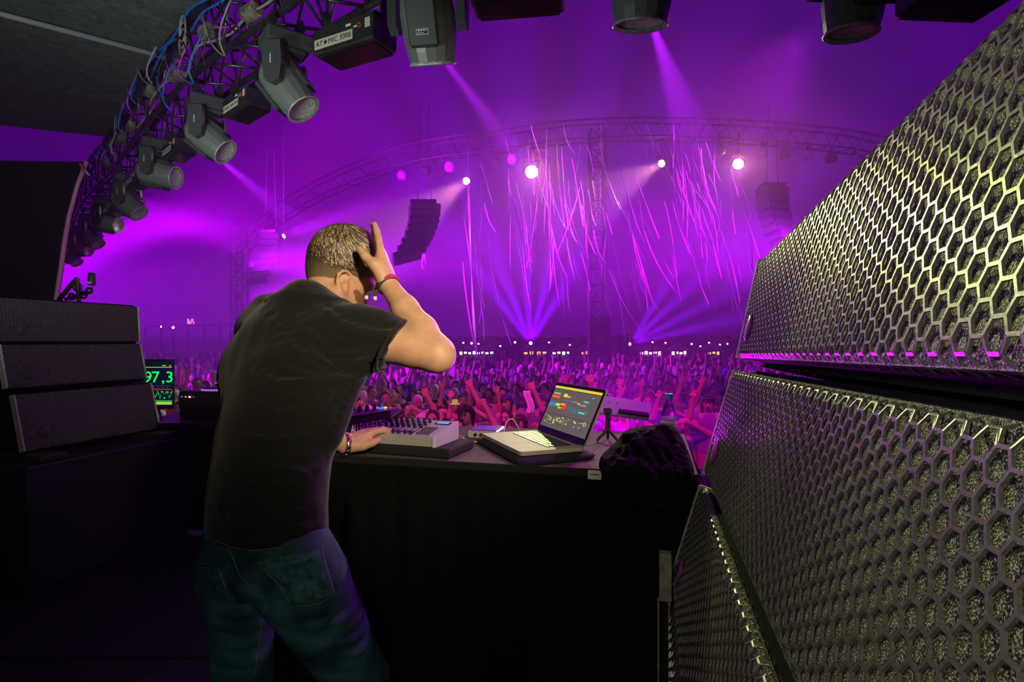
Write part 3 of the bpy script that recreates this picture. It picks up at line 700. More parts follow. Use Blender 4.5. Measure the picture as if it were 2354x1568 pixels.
    d2 = (C(880, 992, 1.885)-LW).normalized(); n2 = Vector((0, 0, -1)); n2 = (n2-d2*n2.dot(d2)).normalized(); t2 = d2.cross(n2); t2 = t2 if t2.y < 0 else -t2
    up2 = -n2
    Q = lambda a, t, u: LW+d2*a+t2*t+up2*u
    s.ell(Q(.048, 0, .006), (d2, t2, up2), (.055, .040, .022), .018); s.cone(LW, Q(.02, 0, .0), .026, .025, .02)
    s.ell(Q(.035, .026, -.010), (d2, t2, up2), (.036, .016, .018), .014)
    for j, (t, a, ls, r_) in enumerate([(.026, .080, (.038, .024, .020), .0098), (.009, .086, (.042, .027, .021), .0100), (-.008, .082, (.038, .026, .020), .0095), (-.024, .074, (.030, .020, .018), .0085)]):
        pts = [Q(a-.03, t*.9, .010), Q(a, t, .016)]; ang = .10+.04*j
        for q, L_ in enumerate(ls): pts.append(pts[-1]+(d2*math.cos(ang)-up2*math.sin(ang)+t2*(.06-.05*j)).normalized()*L_); ang += .34
        s.chain(pts, [r_*1.1, r_*1.1, r_, r_*.94, r_*.82], .005)
    s.chain([Q(.012, .020, -.006), Q(.036, .040, -.012), Q(.062, .050, -.010), Q(.086, .050, -.008)], [.016, .0135, .012, .0105], .008)
    body = s.mesh('person', M_skin); o = link('person', body); base = Vector((-.52, 1.42, 0)); recentre(o, base)
    sm = o.modifiers.new('soft', 'SMOOTH'); sm.factor = .5; sm.iterations = 2
    tag(o, 'man in a black t-shirt and jeans, one hand held to his bowed head', 'person')
    def child(me, name, label=None, smooth=2):
        c = link(name, me, o); c.data.transform(Matrix.Translation(-base))
        if smooth: m_ = c.modifiers.new('soft', 'SMOOTH'); m_.factor = .5; m_.iterations = smooth
        return tag(c, label)
    # ---------------- t-shirt
    sh = SDF((-1.0, 1.05, .84), (-.05, 2.0, 1.72), .0062)
    sh.loft([(C(a, b, d), Rt, w, t) for a, b, d, w, t in tor[1:-1]], .03)
    sh.cone(NB+Vector((0, 0, -.060)), RS+Vector((-.02, 0, -.005)), .068, .068, .05); sh.cone(NB+Vector((-.01, 0, -.060)), LS, .068, .070, .07)
    sh.cone(NB+Vector((-.022, 0, -.045)), NB+Vector((-.034, .0, .012)), .066, .064, .03)      # neck band
    sh.cone(NB+Vector((-.05, .02, -.055)), C(630, 735, 1.6), .058, .062, .07)
    ud = (RE-RS).normalized(); se = RS+ud*.165
    sh.chain([RS+Vector((-.03, .0, -.01)), RS+ud*.05, se+ud*.03], [.070, .068, .067], .045)
    ld = (LE-LS).normalized(); sh.chain([LS, LS+ld*.20], [.070, .066], .05)
    # hang of the cloth from the raised arm down the flank
    sh.cone(C(822, 835, 1.44), C(762, 1000, 1.36), .030, .025, .05)
    sh.cone(C(700, 700, 1.5), C(560, 860, 1.5), .06, .05, .08)
    cn = Vector((.88, -.10, -.46)).normalized(); sh.plane(C(906, 797, 1.40), cn, 1.315)   # cuff
    from mathutils.bvhtree import BVHTree
    EYE = Vector((0, 0, 1.4))
    def crease(fld, name, lines):
        me_ = fld.mesh(name, []); b_ = bmesh.new(); b_.from_mesh(me_); bv_ = BVHTree.FromBMesh(b_); b_.free(); bpy.data.meshes.remove(me_)
        for pix, w, am in lines:
            pts = []; n_ = 7
            for t in range(n_):
                u = t/(n_-1)*(len(pix)-1); i = min(int(u), len(pix)-2); u -= i
                x = pix[i][0]*(1-u)+pix[i+1][0]*u; y = pix[i][1]*(1-u)+pix[i+1][1]*u
                h = bv_.ray_cast(EYE, (P(x, y, 1)-EYE).normalized())
                if h[0] is not None: pts.append(h[0])
            for i in range(len(pts)-1):
                k = .35+.65*math.sin(math.pi*(i+.5)/max(1, len(pts)-1))
                a3 = np.array(pts[i], np.float32); b3 = np.array(pts[i+1], np.float32); sl, X, Y, Z = fld.sub(a3, b3, 3*w); ba = b3-a3; L2 = float(ba@ba)+1e-9
                hh = np.clip(((X-a3[0])*ba[0]+(Y-a3[1])*ba[1]+(Z-a3[2])*ba[2])/L2, 0, 1)
                d2 = (X-a3[0]-hh*ba[0])**2+(Y-a3[1]-hh*ba[1])**2+(Z-a3[2]-hh*ba[2])**2
                fld.f[sl] -= (am*k*1.15*np.exp(-d2/(w*w))).astype(np.float32)
    ap = (815, 858); L = []
    for k, (x, y, m_) in enumerate(((700, 770, 20), (690, 812, 20), (705, 852, -10), (660, 905, -20), (700, 940, -20), (735, 965, -14), (620, 860, 10), (770, 985, -6), (650, 830, 20))):
        q = [ap, ((ap[0]+x)/2, (ap[1]+y)/2+m_*.6), (x, y)]
        L.append((q, .007, -.0075)); L.append(([(a_[0]-3, a_[1]+13) for a_ in q], .009, .006))
    for q in ([(820, 850), (870, 828), (915, 815)], [(820, 842), (870, 805), (925, 790)], [(760, 800), (820, 800), (890, 790)], [(790, 742), (850, 752), (920, 752)], [(735, 690), (790, 730), (860, 742)],
              [(690, 700), (705, 745), (740, 775)], [(655, 745), (680, 790), (745, 820)], [(585, 835), (640, 870), (740, 862)], [(580, 905), (640, 935), (730, 925)], [(560, 985), (620, 1000), (720, 985)],
              [(510, 1080), (600, 1110), (720, 1090)], [(470, 1140), (560, 1180), (690, 1160)], [(480, 1180), (600, 1215), (740, 1190)], [(600, 1050), (700, 1075), (775, 1040)], [(600, 690), (640, 740), (650, 800)], [(770, 830), (745, 900), (750, 1000)]):
        L.append((q, .008, -.006)); L.append(([(a_[0]+2, a_[1]+14) for a_ in q], .011, .0055))
    crease(sh, 'tmp', L)
    sh.waves(lambda x, y, z: np.sin(34*z+11*x+3*np.sin(14*y))*np.sin(17*x-9*z+2)*1.0+.6*np.sin(71*x+40*z+5*np.sin(20*y)), .0012)
    sh.plane(C(906, 797, 1.40), cn, 1.315)
    # open the far side again: plane() cuts everything beyond the cuff only where the arm is, so restore the rest
    me = sh.mesh('t_shirt', M_shirt); shirt = child(me, 't_shirt', 'plain black short-sleeved t-shirt', 3)
    cuff = MB(); se = C(905, 797, 1.40); ud = cn; ca, cb = frame_of(ud)
    cuff.tube([se-ud*.004+(ca*math.cos(t)+cb*math.sin(t))*.0705 for t in (k*2*math.pi/28 for k in range(28))], .0035, 6, close=True)
    cu = cuff.build('sleeve_hem', M_shirt, shirt, True); cu.data.transform(Matrix.Translation(-base))
    nd = (H(-.035, 0, -.03)-NB).normalized(); na, nb_ = frame_of(nd); nc = NB+(H(-.035, 0, -.03)-NB)*.42+nd*.028
    # ---------------- jeans
    j = SDF((-1.0, 1.0, .04), (-.1, 1.75, 1.0), .0075)
    j.loft([(C(612, 1330, 1.345), Rt, .178, .125), (C(613, 1290, 1.34), Rt, .182, .128), (C(611, 1225, 1.335), Rt, .172, .124), (C(611, 1188, 1.34), Rt, .160, .112)], .04)
    j.ell(C(700, 1330, 1.27), (Rt, Fw, Vector((0, 0, 1))), (.10, .085, .11), .04); j.ell(C(545, 1318, 1.36), (Rt, Fw, Vector((0, 0, 1))), (.085, .085, .11), .04)
    j.chain([C(702, 1350, 1.30), RK+Vector((-.005, 0, 0)), RF+Vector((0, 0, .03))], [.100, .072, .062], .03)
    j.chain([C(552, 1345, 1.38), LK, LF+Vector((0, 0, .03))], [.084, .068, .060], .03)
    L = []
    for q in ([(470, 1270), (530, 1310), (590, 1355)], [(480, 1300), (540, 1335), (600, 1362)], [(490, 1390), (545, 1400), (600, 1385)], [(500, 1420), (560, 1435), (612, 1420)], [(505, 1460), (560, 1470), (600, 1452)],
              [(510, 1500), (560, 1512), (600, 1496)], [(505, 1540), (560, 1548), (598, 1532)], [(615, 1372), (670, 1400), (760, 1392)], [(690, 1430), (770, 1420), (830, 1380)], [(735, 1470), (800, 1465), (845, 1425)],
              [(770, 1492), (820, 1490), (862, 1450)], [(770, 1520), (820, 1518), (870, 1490)], [(785, 1548), (840, 1545), (880, 1520)], [(810, 1300), (835, 1370), (820, 1420)], [(640, 1310), (690, 1325), (745, 1315)], [(670, 1350), (710, 1356), (750, 1345)]):
        L.append((q, .008, -.0045)); L.append(([(a_[0]+1, a_[1]+13) for a_ in q], .012, .0035))
    crease(j, 'tmp', L)
    jm = j.mesh('jeans', M_denim); jo = child(jm, 'jeans', 'dark blue-green denim jeans with paler pockets', 2)
    M_stitch = mat('tan_stitching', (.38, .27, .10), .6)
    M_pocket = mat('paler_pocket_denim', (.035, .105, .10), .85, bump=.4, scale=60, var=.5, spec=.2)  # pocket cloth paler than the denim round it
    # back pockets and seams follow the cloth: cast onto the jeans
    from mathutils.bvhtree import BVHTree
    bm = bmesh.new(); bm.from_mesh(jm); bv = BVHTree.FromBMesh(bm); eye = Vector((0, 0, 1.4))-base
    def on(px, py, lift=.004, B=bv):
        d = (P(px, py, 1)-Vector((0, 0, 1.4))).normalized(); h = B.ray_cast(eye, d); 
        if h[0] is None: return None
        return h[0]+h[1]*lift
    def stitch(pix, nm='stitched_seam', r_=.0007, par=jo, m=M_stitch, B=bv, lift=.003, n_=4):
        pts = []
        for i in range(len(pix)-1):
            for t in range(8):
                p = on(pix[i][0]+(pix[i+1][0]-pix[i][0])*t/8, pix[i][1]+(pix[i+1][1]-pix[i][1])*t/8, lift, B)
                if p: pts.append(p)
        if len(pts) > 2:
            so = MB().tube(pts, r_, n_).build(nm, m, par, True); return so
    def patch(c4, nm, m, par, B=bv, lift=.0035, nu=14, nv=14):
        mb = MB(); ok = True
        def fn(u, v):
            x = (c4[0][0]*(1-u)+c4[1][0]*u)*(1-v)+(c4[3][0]*(1-u)+c4[2][0]*u)*v; y = (c4[0][1]*(1-u)+c4[1][1]*u)*(1-v)+(c4[3][1]*(1-u)+c4[2][1]*u)*v
            e = min(u, 1-u, v, 1-v); p = on(x, y, lift if e > .02 else 0, B); return p if p else Vector((0, 0, 0))
        mb.grid(fn, nu, nv)
        return mb.build(nm, m, par, True)
    pk = patch(((592, 1290), (738, 1262), (768, 1368), (672, 1392)), 'back_pocket', M_pocket, jo)
    pk2 = patch(((462, 1303), (505, 1306), (522, 1352), (480, 1366)), 'back_pocket', M_pocket, jo)
    stitch([(584, 1290), (640, 1296), (700, 1288), (738, 1262)]); stitch([(738, 1262), (752, 1310), (768, 1366), (730, 1386), (672, 1392)]); stitch([(592, 1292), (640, 1340), (672, 1392)])
    stitch([(462, 1303), (505, 1306), (522, 1352), (484, 1366)]); stitch([(524, 1250), (535, 1275), (555, 1325), (600, 1362), (612, 1376)])
    stitch([(470, 1228), (530, 1258), (580, 1266), (650, 1258)]); stitch([(614, 1385), (600, 1430), (590, 1500), (584, 1560)], r_=.0006)
    lb = patch(((776, 1228), (786, 1222), (799, 1254), (790, 1266)), 'side_tag', mat('yellow_tag', (.55, .45, .03), .6), jo, nu=5, nv=5)
    bm.free()
    # printed waistband showing under the shirt hem
    wb = MB(); 
    # ---------------- shoes
    for Ft in (LF, RF):
        q = SDF((Ft.x-.16, Ft.y-.14, -.02), (Ft.x+.26, Ft.y+.30, .16), .008)
        q.cone(Ft+Vector((0, 0, -.045)), Ft+Fw*.17+Vector((0, 0, -.05)), .048, .042, .02); q.cone(Ft-Fw*.04+Vector((0, 0, -.045)), Ft+Vector((0, 0, -.0)), .042, .045, .03); q.plane((0, 0, .003), (0, 0, -1))
        child(q.mesh('shoe', M_black), 'shoe', None, 1)
    # ---------------- hair: cap plus combed locks falling from the crown
    crown = H(-.045, .012, .108); c0_ = H(-.004, 0, -.034)
    def scalp(v): return None
    hc = SDF(Hc-Vector((.17, .17, .17)), Hc+Vector((.17, .17, .17)), .004)
    hc.ell(H(-.012, 0, .032), (F/HS, Rr/HS, Uu/HS), (.107, .0865, .096), .01); hc.ell(H(-.035, 0, -.012), (F/HS, Rr/HS, Uu/HS), (.078, .0745, .090), .03)
    hc.plane(H(-.055, 0, -.108), (F*.55-Uu*.84))             # nape to ear line
    for q in (-1, 1): hc.ell(H(.016, .09*q, -.042), (F, Rr, Uu), (.036, .05, .038), .01, 's')
    hc.ell(H(.120, 0, -.055), (F/HS, Rr/HS, Uu/HS), (.066, .12, .105), .01, 's')
    hm = hc.mesh('hair', hair_mat(H(0, 0, -.075).z-base.z, H(0, 0, .03).z-base.z)); hair = child(hm, 'hair', 'short brown hair with flash-lit streaks, cropped at the sides', 1)
    bm = bmesh.new(); bm.from_mesh(hm); hb = BVHTree.FromBMesh(bm); rr = random.Random(2); locks = MB(); cc = Hc-base
    cw = crown-base
    for i in range(7500):
        th_ = rr.uniform(0, 6.283); ph = math.acos(1-rr.uniform(0, 1.02)); dv = (F*math.cos(th_)*math.sin(ph)+Rr*math.sin(th_)*math.sin(ph)+Uu*math.cos(ph))
        h = hb.ray_cast(cc+Uu*.01, dv)
        if h[0] is None: continue
        h2 = hb.ray_cast(cc+dv*.3, -dv); p = h2[0] if h2[0] is not None else h[0]; nn = h2[1] if h2[0] is not None else h[1]
        hgt = (p-(H(0, 0, .0)-base)).dot(Uu)+(p-(H(0, 0, 0)-base)).dot(F)*.25
        ed = p-(c0_-base)
        if hgt < rr.uniform(-.03, .02) or (abs(ed.dot(F)) < .034 and ed.dot(Uu) < .042) or (ed.dot(F) > 0 and ed.dot(Uu) < .05+.3*ed.dot(F)): continue
        away = p-cw; away = away-nn*away.dot(nn)
        if away.length < 1e-4: continue
        away = (away.normalized()+F*.25+nn.cross(away.normalized())*(.35+rr.uniform(-.25, .25))).normalized()
        side = nn.cross(away).normalized(); L_ = rr.uniform(.014, .030)*(.45+.55*min(1, max(0, hgt/.05))); w = rr.uniform(.0010, .0019); q = p+nn*.0004; vs = []
        for k in range(4):
            t = k/3; c_ = q+away*L_*t+nn*(.0032*math.sin(t*2.6)-.0042*t*t); ww = w*(1-.75*t)
            vs += [c_-side*ww, c_+nn*ww*.8, c_+side*ww]
        locks.mi = 1 if rr.random() < .36 else 0
        locks.add(vs, [(k*3+a, k*3+b, k*3+3+b, k*3+3+a) for k in range(3) for a, b in ((0, 1), (1, 2))])
    bm.free()
    lk = locks.build('hair_locks', [M_hairlock, mat('flash_lit_hair', (.42, .33, .20), .35, var=.4, scale=60, spec=.7)], hair, True); lk['kind'] = 'stuff'  # paler locks paint the flash highlights into the hair colour
    # ---------------- beard along the jaw
    bd = SDF(Hc-Vector((.17, .17, .19)), Hc+Vector((.17, .17, .10)), .004)
    bd.ell(H(.022, 0, -.037), (F/HS, Rr/HS, Uu/HS), (.0728, .0648, .0855), .03); bd.ell(H(.052, 0, -.085), (F/HS, Rr/HS, Uu/HS), (.0425, .0475, .0385), .03)
    for q in (-1, 1): bd.ell(H(.0, .045*q, -.062), (F/HS, Rr/HS, Uu/HS), (.052, .0245, .0445), .03)
    bd.plane(H(.03, 0, -.040), (F*-.0+Uu*1)); bd.plane(H(.002, 0, -.05), (-F*1.0+Uu*.0)); bd.ell(H(.12, 0, -.045), (F/HS, Rr/HS, Uu/HS), (.05, .05, .030), .01, 's')
    bd.waves(lambda x, y, z: np.sin(410*x+90*np.sin(130*z))*np.sin(390*y+80*np.sin(150*x))*np.sin(430*z+70*np.sin(120*y)), .0016)
    M_beard = mat('auburn_stubble', (.27, .12, .05), .7, var=.55, scale=420, bump=.5)
    child(bd.mesh('beard', M_beard), 'beard', 'trimmed auburn beard', 1)
    # ---------------- wrist bands, watch
    ad = (RW-RE).normalized()
    def band(name, c_, ax, r_, w, m, lab, arc=None):
        a_, b_ = frame_of(ax); mb = MB(); n_ = 30
        for zz in (0,):
            prof = [(r_, -w/2), (r_+.003, -w/2+.001), (r_+.0035, 0), (r_+.003, w/2-.001), (r_, w/2), (r_-.001, 0)]
            vs = []; fs = []
            for k in range(n_):
                t = 2*math.pi*k/n_ if not arc else arc[0]+(arc[1]-arc[0])*k/(n_-1); vs += [c_-base+(a_*math.cos(t)+b_*math.sin(t))*q0+ax*q1 for q0, q1 in prof]
            for k in range(n_-(1 if arc else 0)):
                for u in range(6): fs.append((k*6+u, k*6+(u+1) % 6, ((k+1) % n_)*6+(u+1) % 6, ((k+1) % n_)*6+u))
            mb.add(vs, fs)
        return tag(mb.build(name, m, o, True), lab), a_, b_
    M_band = mat('dark_woven_band', (.06, .06, .045), .8, bump=.6, scale=500); M_pband = mat('magenta_woven_band', (.62, .03, .22), .7, bump=.5, scale=500, var=.3)
    b1, a1, b1_ = band('wristband', RW-ad*.006, ad, .0275, .016, M_band, 'dark woven festival wristband')
    t0 = math.atan2(b1_.dot(Vector((.9, -.4, .5))), a1.dot(Vector((.9, -.4, .5))))
    b2, _, _ = band('wristband', RW-ad*.006, ad, .0302, .013, M_pband, 'magenta woven wristband', (t0-.75, t0+1.1))
    # knotted ends hanging from the band
    k0 = C(868, 668, 1.50)
    for e_, nm in (((842, 690), 'band_end'), ((862, 692), 'band_end')):
        p1 = C(e_[0], e_[1]-12, 1.48); p2 = C(*e_, 1.48); t_ = MB().tube([k0-base, (k0.lerp(p1, .6)+Vector((0, 0, .004)))-base, p1-base, p2-base], [.003, .0035, .0045, .003], 6).build(nm, M_band, b1, True)
        MB().tube([p1-base-Vector((0, 0, .002)), p2-base+Vector((0, 0, .002))], .0055, 6).build('band_clip', M_white, b1, True)
    wd = (LW-LE).normalized(); wd = (wd+d2).normalized()
    M_watch = mat('steel_and_gold_watch', (.75, .62, .35), .25, 1)
    wt, wa, wb2 = band('wristwatch', LW-wd*.004, wd, .0325, .017, M_watch, 'steel and gold wristwatch')
    # rings/links of the bracelet
    for k in range(14):
        t = 2*math.pi*k/14; MB().tube([LW-base+(wa*math.cos(t)+wb2*math.sin(t))*.0362-wd*.010, LW-base+(wa*math.cos(t)+wb2*math.sin(t))*.0362+wd*.003], .0028, 5).build('bracelet_link', [M_watch, M_steel][k % 2], wt, True)
    # finger and thumb nails of the raised hand
    return o

def hair_mat(z0, z1):
    m = bpy.data.materials.new('cropped_hair'); m.use_nodes = True; t = m.node_tree; N = t.nodes; L = t.links; b = N['Principled BSDF']; b.inputs['Roughness'].default_value = .5
    tc = N.new('ShaderNodeTexCoord'); sp_ = N.new('ShaderNodeSeparateXYZ'); mr = N.new('ShaderNodeMapRange'); mr.inputs['From Min'].default_value = z0; mr.inputs['From Max'].default_value = z1
    mp = N.new('ShaderNodeMapping'); mp.inputs['Scale'].default_value = (260, 260, 60)
    nz = N.new('ShaderNodeTexNoise'); nz.inputs['Scale'].default_value = 1; nz.inputs['Detail'].default_value = 3; nz.inputs['Distortion'].default_value = 1
    ad = N.new('ShaderNodeMath'); ad.operation = 'MULTIPLY_ADD'; ad.inputs[1].default_value = .5; r = N.new('ShaderNodeValToRGB')
    e = r.color_ramp.elements; e[0].position = .12; e[0].color = (.42, .27, .15, 1); e[1].position = .95; e[1].color = (.07, .045, .022, 1); x = e.new(.42); x.color = (.22, .16, .085, 1)
    bp = N.new('ShaderNodeBump'); bp.inputs['Strength'].default_value = .8; bp.inputs['Distance'].default_value = .003
    L.new(tc.outputs['Object'], sp_.inputs[0]); L.new(sp_.outputs['Z'], mr.inputs['Value']); L.new(tc.outputs['Object'], mp.inputs[0]); L.new(mp.outputs[0], nz.inputs['Vector'])
    L.new(nz.outputs['Fac'], ad.inputs[0]); L.new(mr.outputs[0], ad.inputs[2]); 
    sb_ = N.new('ShaderNodeMath'); sb_.operation = 'SUBTRACT'; sb_.inputs[1].default_value = .25; L.new(ad.outputs[0], sb_.inputs[0])
    L.new(sb_.outputs[0], r.inputs['Fac']); L.new(r.outputs['Color'], b.inputs['Base Color']); L.new(nz.outputs['Fac'], bp.inputs['Height']); L.new(bp.outputs['Normal'], b.inputs['Normal'])
    return m
DJ()
# ------------------------------------------------------------------ table and the gear on it
TZ = 1.03
tb = empty('booth_table', (0, 0, 0), 'table draped in black cloth with a grey-brown top', 'table')
TO = Vector((.512, 1.545, 0)); tb.matrix_world = Matrix.Translation(TO) @ axes(U, V, (0, 0, 1))
M_top = mat('grey_brown_table_felt', (.105, .09, .06), .9, bump=.4, scale=260, var=.25)
MB().box((-.73, .36, TZ-.0175), (1.46, .72, .035), bev=.004).build('table_top', M_top, tb)
sk = MB()
def skf(u, v):
    x = -1.46*u; w = .010*math.sin(u*95)+.008*math.sin(u*41+1); k = min(1, (1-v)*4)
    return Vector((x, -.006-.02*k*.6+w*k, .02+(TZ-.03)*v))
sk.grid(skf, 160, 8); so = sk.build('front_skirt', M_blackcloth, tb, True)
sk = MB(); sk.grid(lambda u, v: Vector((.008+.01*math.sin(u*30)*min(1, (1-v)*4), .72*u, .02+(TZ-.03)*v)), 40, 6); sk.build('side_skirt', M_blackcloth, tb, True)
for x in (-.06, -1.40):
    for y in (.06, .66): MB().box((x, y, (TZ-.035)/2), (.04, .04, TZ-.035)).build('leg', M_steel, tb)
M_seam = mat('skirt_tape', (.007, .007, .007), .9)
MB().box((-.73, -.004, TZ-.006), (1.46, .008, .024), bev=.002).build('velcro_strip', M_seam, tb)

# silver controller
ang = math.atan2(1.79-1.865, .249-.433+.0) 
cx = Vector((-.249+.433, 1.80-1.865, 0)).normalized(); cyv = Vector((-cx.y, cx.x, 0))
CW, CD = .238, .175; z0 = TZ+.034
ct = empty('controller', (0, 0, 0), 'silver control surface with rows of black knobs under his left hand', 'controller')
ct.matrix_world = Matrix.Translation(Vector((-.249, 1.79, z0))) @ axes(cx, cyv, (0, 0, 1))
prof = [(0, 0, 0), (0, 0, .032), (0, CD, .058), (0, CD, 0)]
MB().prism([(-CW, y, z) for _, y, z in prof], (0, 0, 0), (CW, 0, 0)).build('case', M_silver, ct)
M_side = mat('pale_end_cheek', (.62, .60, .60), .25, .1)
MB().prism([(0, -.002, -.002), (0, -.002, .033), (0, CD+.002, .060), (0, CD+.002, -.002)], (0, 0, 0), (.006, 0, 0)).build('end_cheek', M_side, ct)
MB().box((.003, -.003, .0155), (.010, .006, .036), bev=.002).build('corner_guard', mat('bright_corner', (.8, .8, .74), .3, .3), ct)
sl_ = math.atan2(.026, CD); SP = Matrix.Rotation(sl_, 4, 'X')
def on_panel(x, y, up=0): return Vector((-x, y, .032+y*math.tan(sl_)+up))
kn = MB(); kn.lathe([(.0062, 0), (.0062, .004), (.0050, .005), (.0047, .015), (.0038, .0165), (0, .0165)], n_=12); kmesh = kn.mesh('knob', M_black, False)
ks = MB(); ks.box((0, .003, .0167), (.0012, .006, .0006)); kline = ks.mesh('pointer', M_white)
for c in range(7):
    for r in range(3):
        o = link('knob', kmesh, ct); o.location = on_panel(.088+c*.0222, .082+r*.032); o.rotation_euler = (sl_, 0, 0)
        q = link('pointer', kline, o); q.rotation_euler.z = rnd.uniform(-2, 2)
fc = MB().box((0, 0, .007), (.011, .020, .012), bev=.003).mesh('fader_cap', M_black)
fs_ = MB().box((0, 0, .0004), (.0025, .055, .0012)).mesh('fader_slot', M_ink)
for c in range(7):
    o = link('fader_slot', fs_, ct); o.location = on_panel(.088+c*.0222, .040); o.rotation_euler = (sl_, 0, 0)
    o = link('fader_cap', fc, ct); o.location = on_panel(.088+c*.0222, .018+(.004 if c % 2 else 0)); o.rotation_euler = (sl_, 0, 0)
bt = MB().box((0, 0, .002), (.008, .0075, .004), bev=.001).mesh('button', mat('grey_button', (.05, .05, .045), .6))
for r in range(6):
    for c in range(4):
        o = link('button', bt, ct); o.location = on_panel(.068-c*.0125-(.0 if r < 3 else -.002), .020+r*.0135); o.rotation_euler = (sl_, 0, 0)
MB().box((0, 0, 0), (.055, .024, .002)).build('display_frame', M_ink, ct).matrix_basis = Matrix.Translation(on_panel(.036, .142, .0012)) @ SP
MB().box((0, 0, 0), (.042, .014, .002)).build('display', mat('blue_lcd_lit', (.05, .25, 1), .3, emit=2.2, ecol=(.03, .22, 1)), ct).matrix_basis = Matrix.Translation(on_panel(.036, .142, .0020)) @ SP
# dark foam block under the controller
fb = empty('foam_pad', (0, 0, 0), 'black foam pad under the silver controller', 'pad'); fb.matrix_world = Matrix.Translation(Vector((-.249, 1.79, TZ))) @ axes(cx, cyv, (0, 0, 1))
MB().box((-.14, .088, .016), (.40, .20, .032), bev=.006).build('pad_body', mat('dark_foam', (.012, .011, .012), .9, bump=.8, scale=160), fb)

# mixer with its name on the back edge
mx_o = Vector((-.462, 2.155, TZ)); mxx = Vector((-.462+.600, 2.155-1.925, 0)).normalized(); mxy = Vector((-mxx.y, mxx.x, 0))
mx = empty('mixer', (0, 0, 0), 'black audio mixer bristling with knobs, maker lettered on its front face', 'mixer')
mx.matrix_world = Matrix.Translation(mx_o) @ axes(mxx, mxy, (0, 0, 1))
ML, MD = .32, .34
M_mix = mat('violet_black_panel', (.020, .018, .03), .35, bump=.03, scale=200)
MB().prism([(0, 0, .012), (0, 0, .108), (0, .02, .112), (0, MD, .075), (0, MD, .012)], (-ML, 0, 0), (0, 0, 0)).build('case', M_mix, mx)
MB().box((-ML/2, -.002, .107), (ML, .006, .007), bev=.002).build('edge_trim', M_alu, mx)
for x in (-.02, -ML+.02):
    for y in (.03, MD-.03): MB().lathe([(.012, 0), (.012, .012)], (x, y, 0), n_=10).build('foot', M_black, mx)
text('ALLEN&HEATH', .034, Matrix.Translation((-.118, -.0012, .058)) @ Matrix.Rotation(R(90), 4, 'X') @ Matrix.Diagonal((.72, 1.35, 1, 1)), M_white, mx, 'maker_lettering', .0004)
for x in (-.012, -.06, -.20): MB().lathe([(.002, 0), (.002, .001)], (x, -.001, .096), M=Matrix.Rotation(R(90), 4, 'X'), n_=8).build('screw', M_steel, mx)
mk = MB(); mk.lathe([(.007, 0), (.007, .012), (.0055, .022), (0, .022)], n_=10); mkm = mk.mesh('knob', M_black); mk2 = MB(); mk2.lathe([(.006, 0), (.0045, .024), (0, .024)], n_=8); mkm2 = mk2.mesh('knob', mat('pale_knob', (.55, .5, .6), .4))
for c in range(8):
    for r in range(8):
        o = link('knob', [mkm, mkm2][(c*3+r*5) % 4 == 0], mx); y = .03+r*.038; o.location = (-.018-c*.038, y, .111-(y-.02)*.115)
for k, m_ in enumerate((mat('yellow_lit_key', (.9, .7, .02), .4, emit=1.5), M_blue_led, M_blue_led)):
    MB().box((-.010-k*.012, .02, .116), (.010, .012, .006), bev=.001).build('lit_button', m_, mx)

# audio interface
ai = empty('audio_interface', (0, 0, 0), 'small silver audio box with a violet top beside the laptop palm rest', 'audio box'); ai.matrix_world = Matrix.Translation((-.165, 2.14, TZ)) @ axes((.97, -.18, 0), (.18, .97, 0), (0, 0, 1))
MB().box((.055, .07, .0165), (.115, .14, .028), bev=.004).build('case', M_silver, ai)
MB().box((.055, .07, .0315), (.100, .122, .003), bev=.001).build('top_panel', mat('violet_gloss_panel', (.12, .04, .30), .15), ai)
for x in (.028, .05): MB().lathe([(.0065, 0), (.0065, .008), (0, .008)], (x, 0, .017), M=Matrix.Rotation(R(90), 4, 'X'), n_=12).build('socket', M_black, ai)
for x, y in ((.012, .012), (.098, .012), (.012, .128), (.098, .128)): MB().lathe([(.005, 0), (.005, .004)], (x, y, -.0), n_=8).build('foot', M_black, ai)
def wire(pts, r_, m, label, name='cable', grp=None):
    o = MB().tube(catmull([tuple(p) for p in pts], 5), r_, 6).build(name, m, None, True); recentre(o, Vector(pts[0])); return tag(o, label, 'cable', grp)
wire([P(1158, 1000, 2.12)+Vector((0, 0, .012)), P(1165, 982, 2.2)+Vector((0, 0, .02)), P(1180, 976, 2.22)+Vector((0, 0, .02)), P(1194, 990, 2.24)+Vector((0, 0, .0))], .0022, mat('white_cable', (.7, .68, .66), .5), 'thin white cable arching up behind the laptop')
wire([P(1058, 1002, 2.10), P(1072, 1012, 2.06), P(1100, 1016, 2.03), P(1118, 1012, 2.04)], .0025, mat('yellow_cable', (.6, .6, .05), .5), 'yellow-green cable lying in front of the small silver audio box')

# laptop
LX = Vector((.365, -.931, 0)).normalized(); LY = Vector((.931, .365, 0)).normalized()     # user's right, away from the user
LO = Vector((-.110, 2.055, TZ+.020)); LW_, LD_ = .372, .222
lap = empty('laptop', (0, 0, 0), 'open silver laptop showing a music arrangement on its screen', 'laptop'); lap.matrix_world = Matrix.Translation(LO) @ axes(LX, LY, (0, 0, 1))
def rrect(w, d, r_, x0=0, y0=0, n_=5):
    out = []
    for cx_, cy_, a0_ in ((w-r_, r_, -90), (w-r_, d-r_, 0), (r_, d-r_, 90), (r_, r_, 180)):
        for k in range(n_+1): a = R(a0_+90*k/n_); out.append((x0+cx_+r_*math.cos(a), y0+cy_+r_*math.sin(a), 0))
    return out
M_lap = mat('laptop_aluminium', (.36, .33, .25), .6, 0)
M_key = mat('black_keys', (.02, .02, .022), .4); M_bez = mat('black_bezel', (.012, .012, .014), .25)
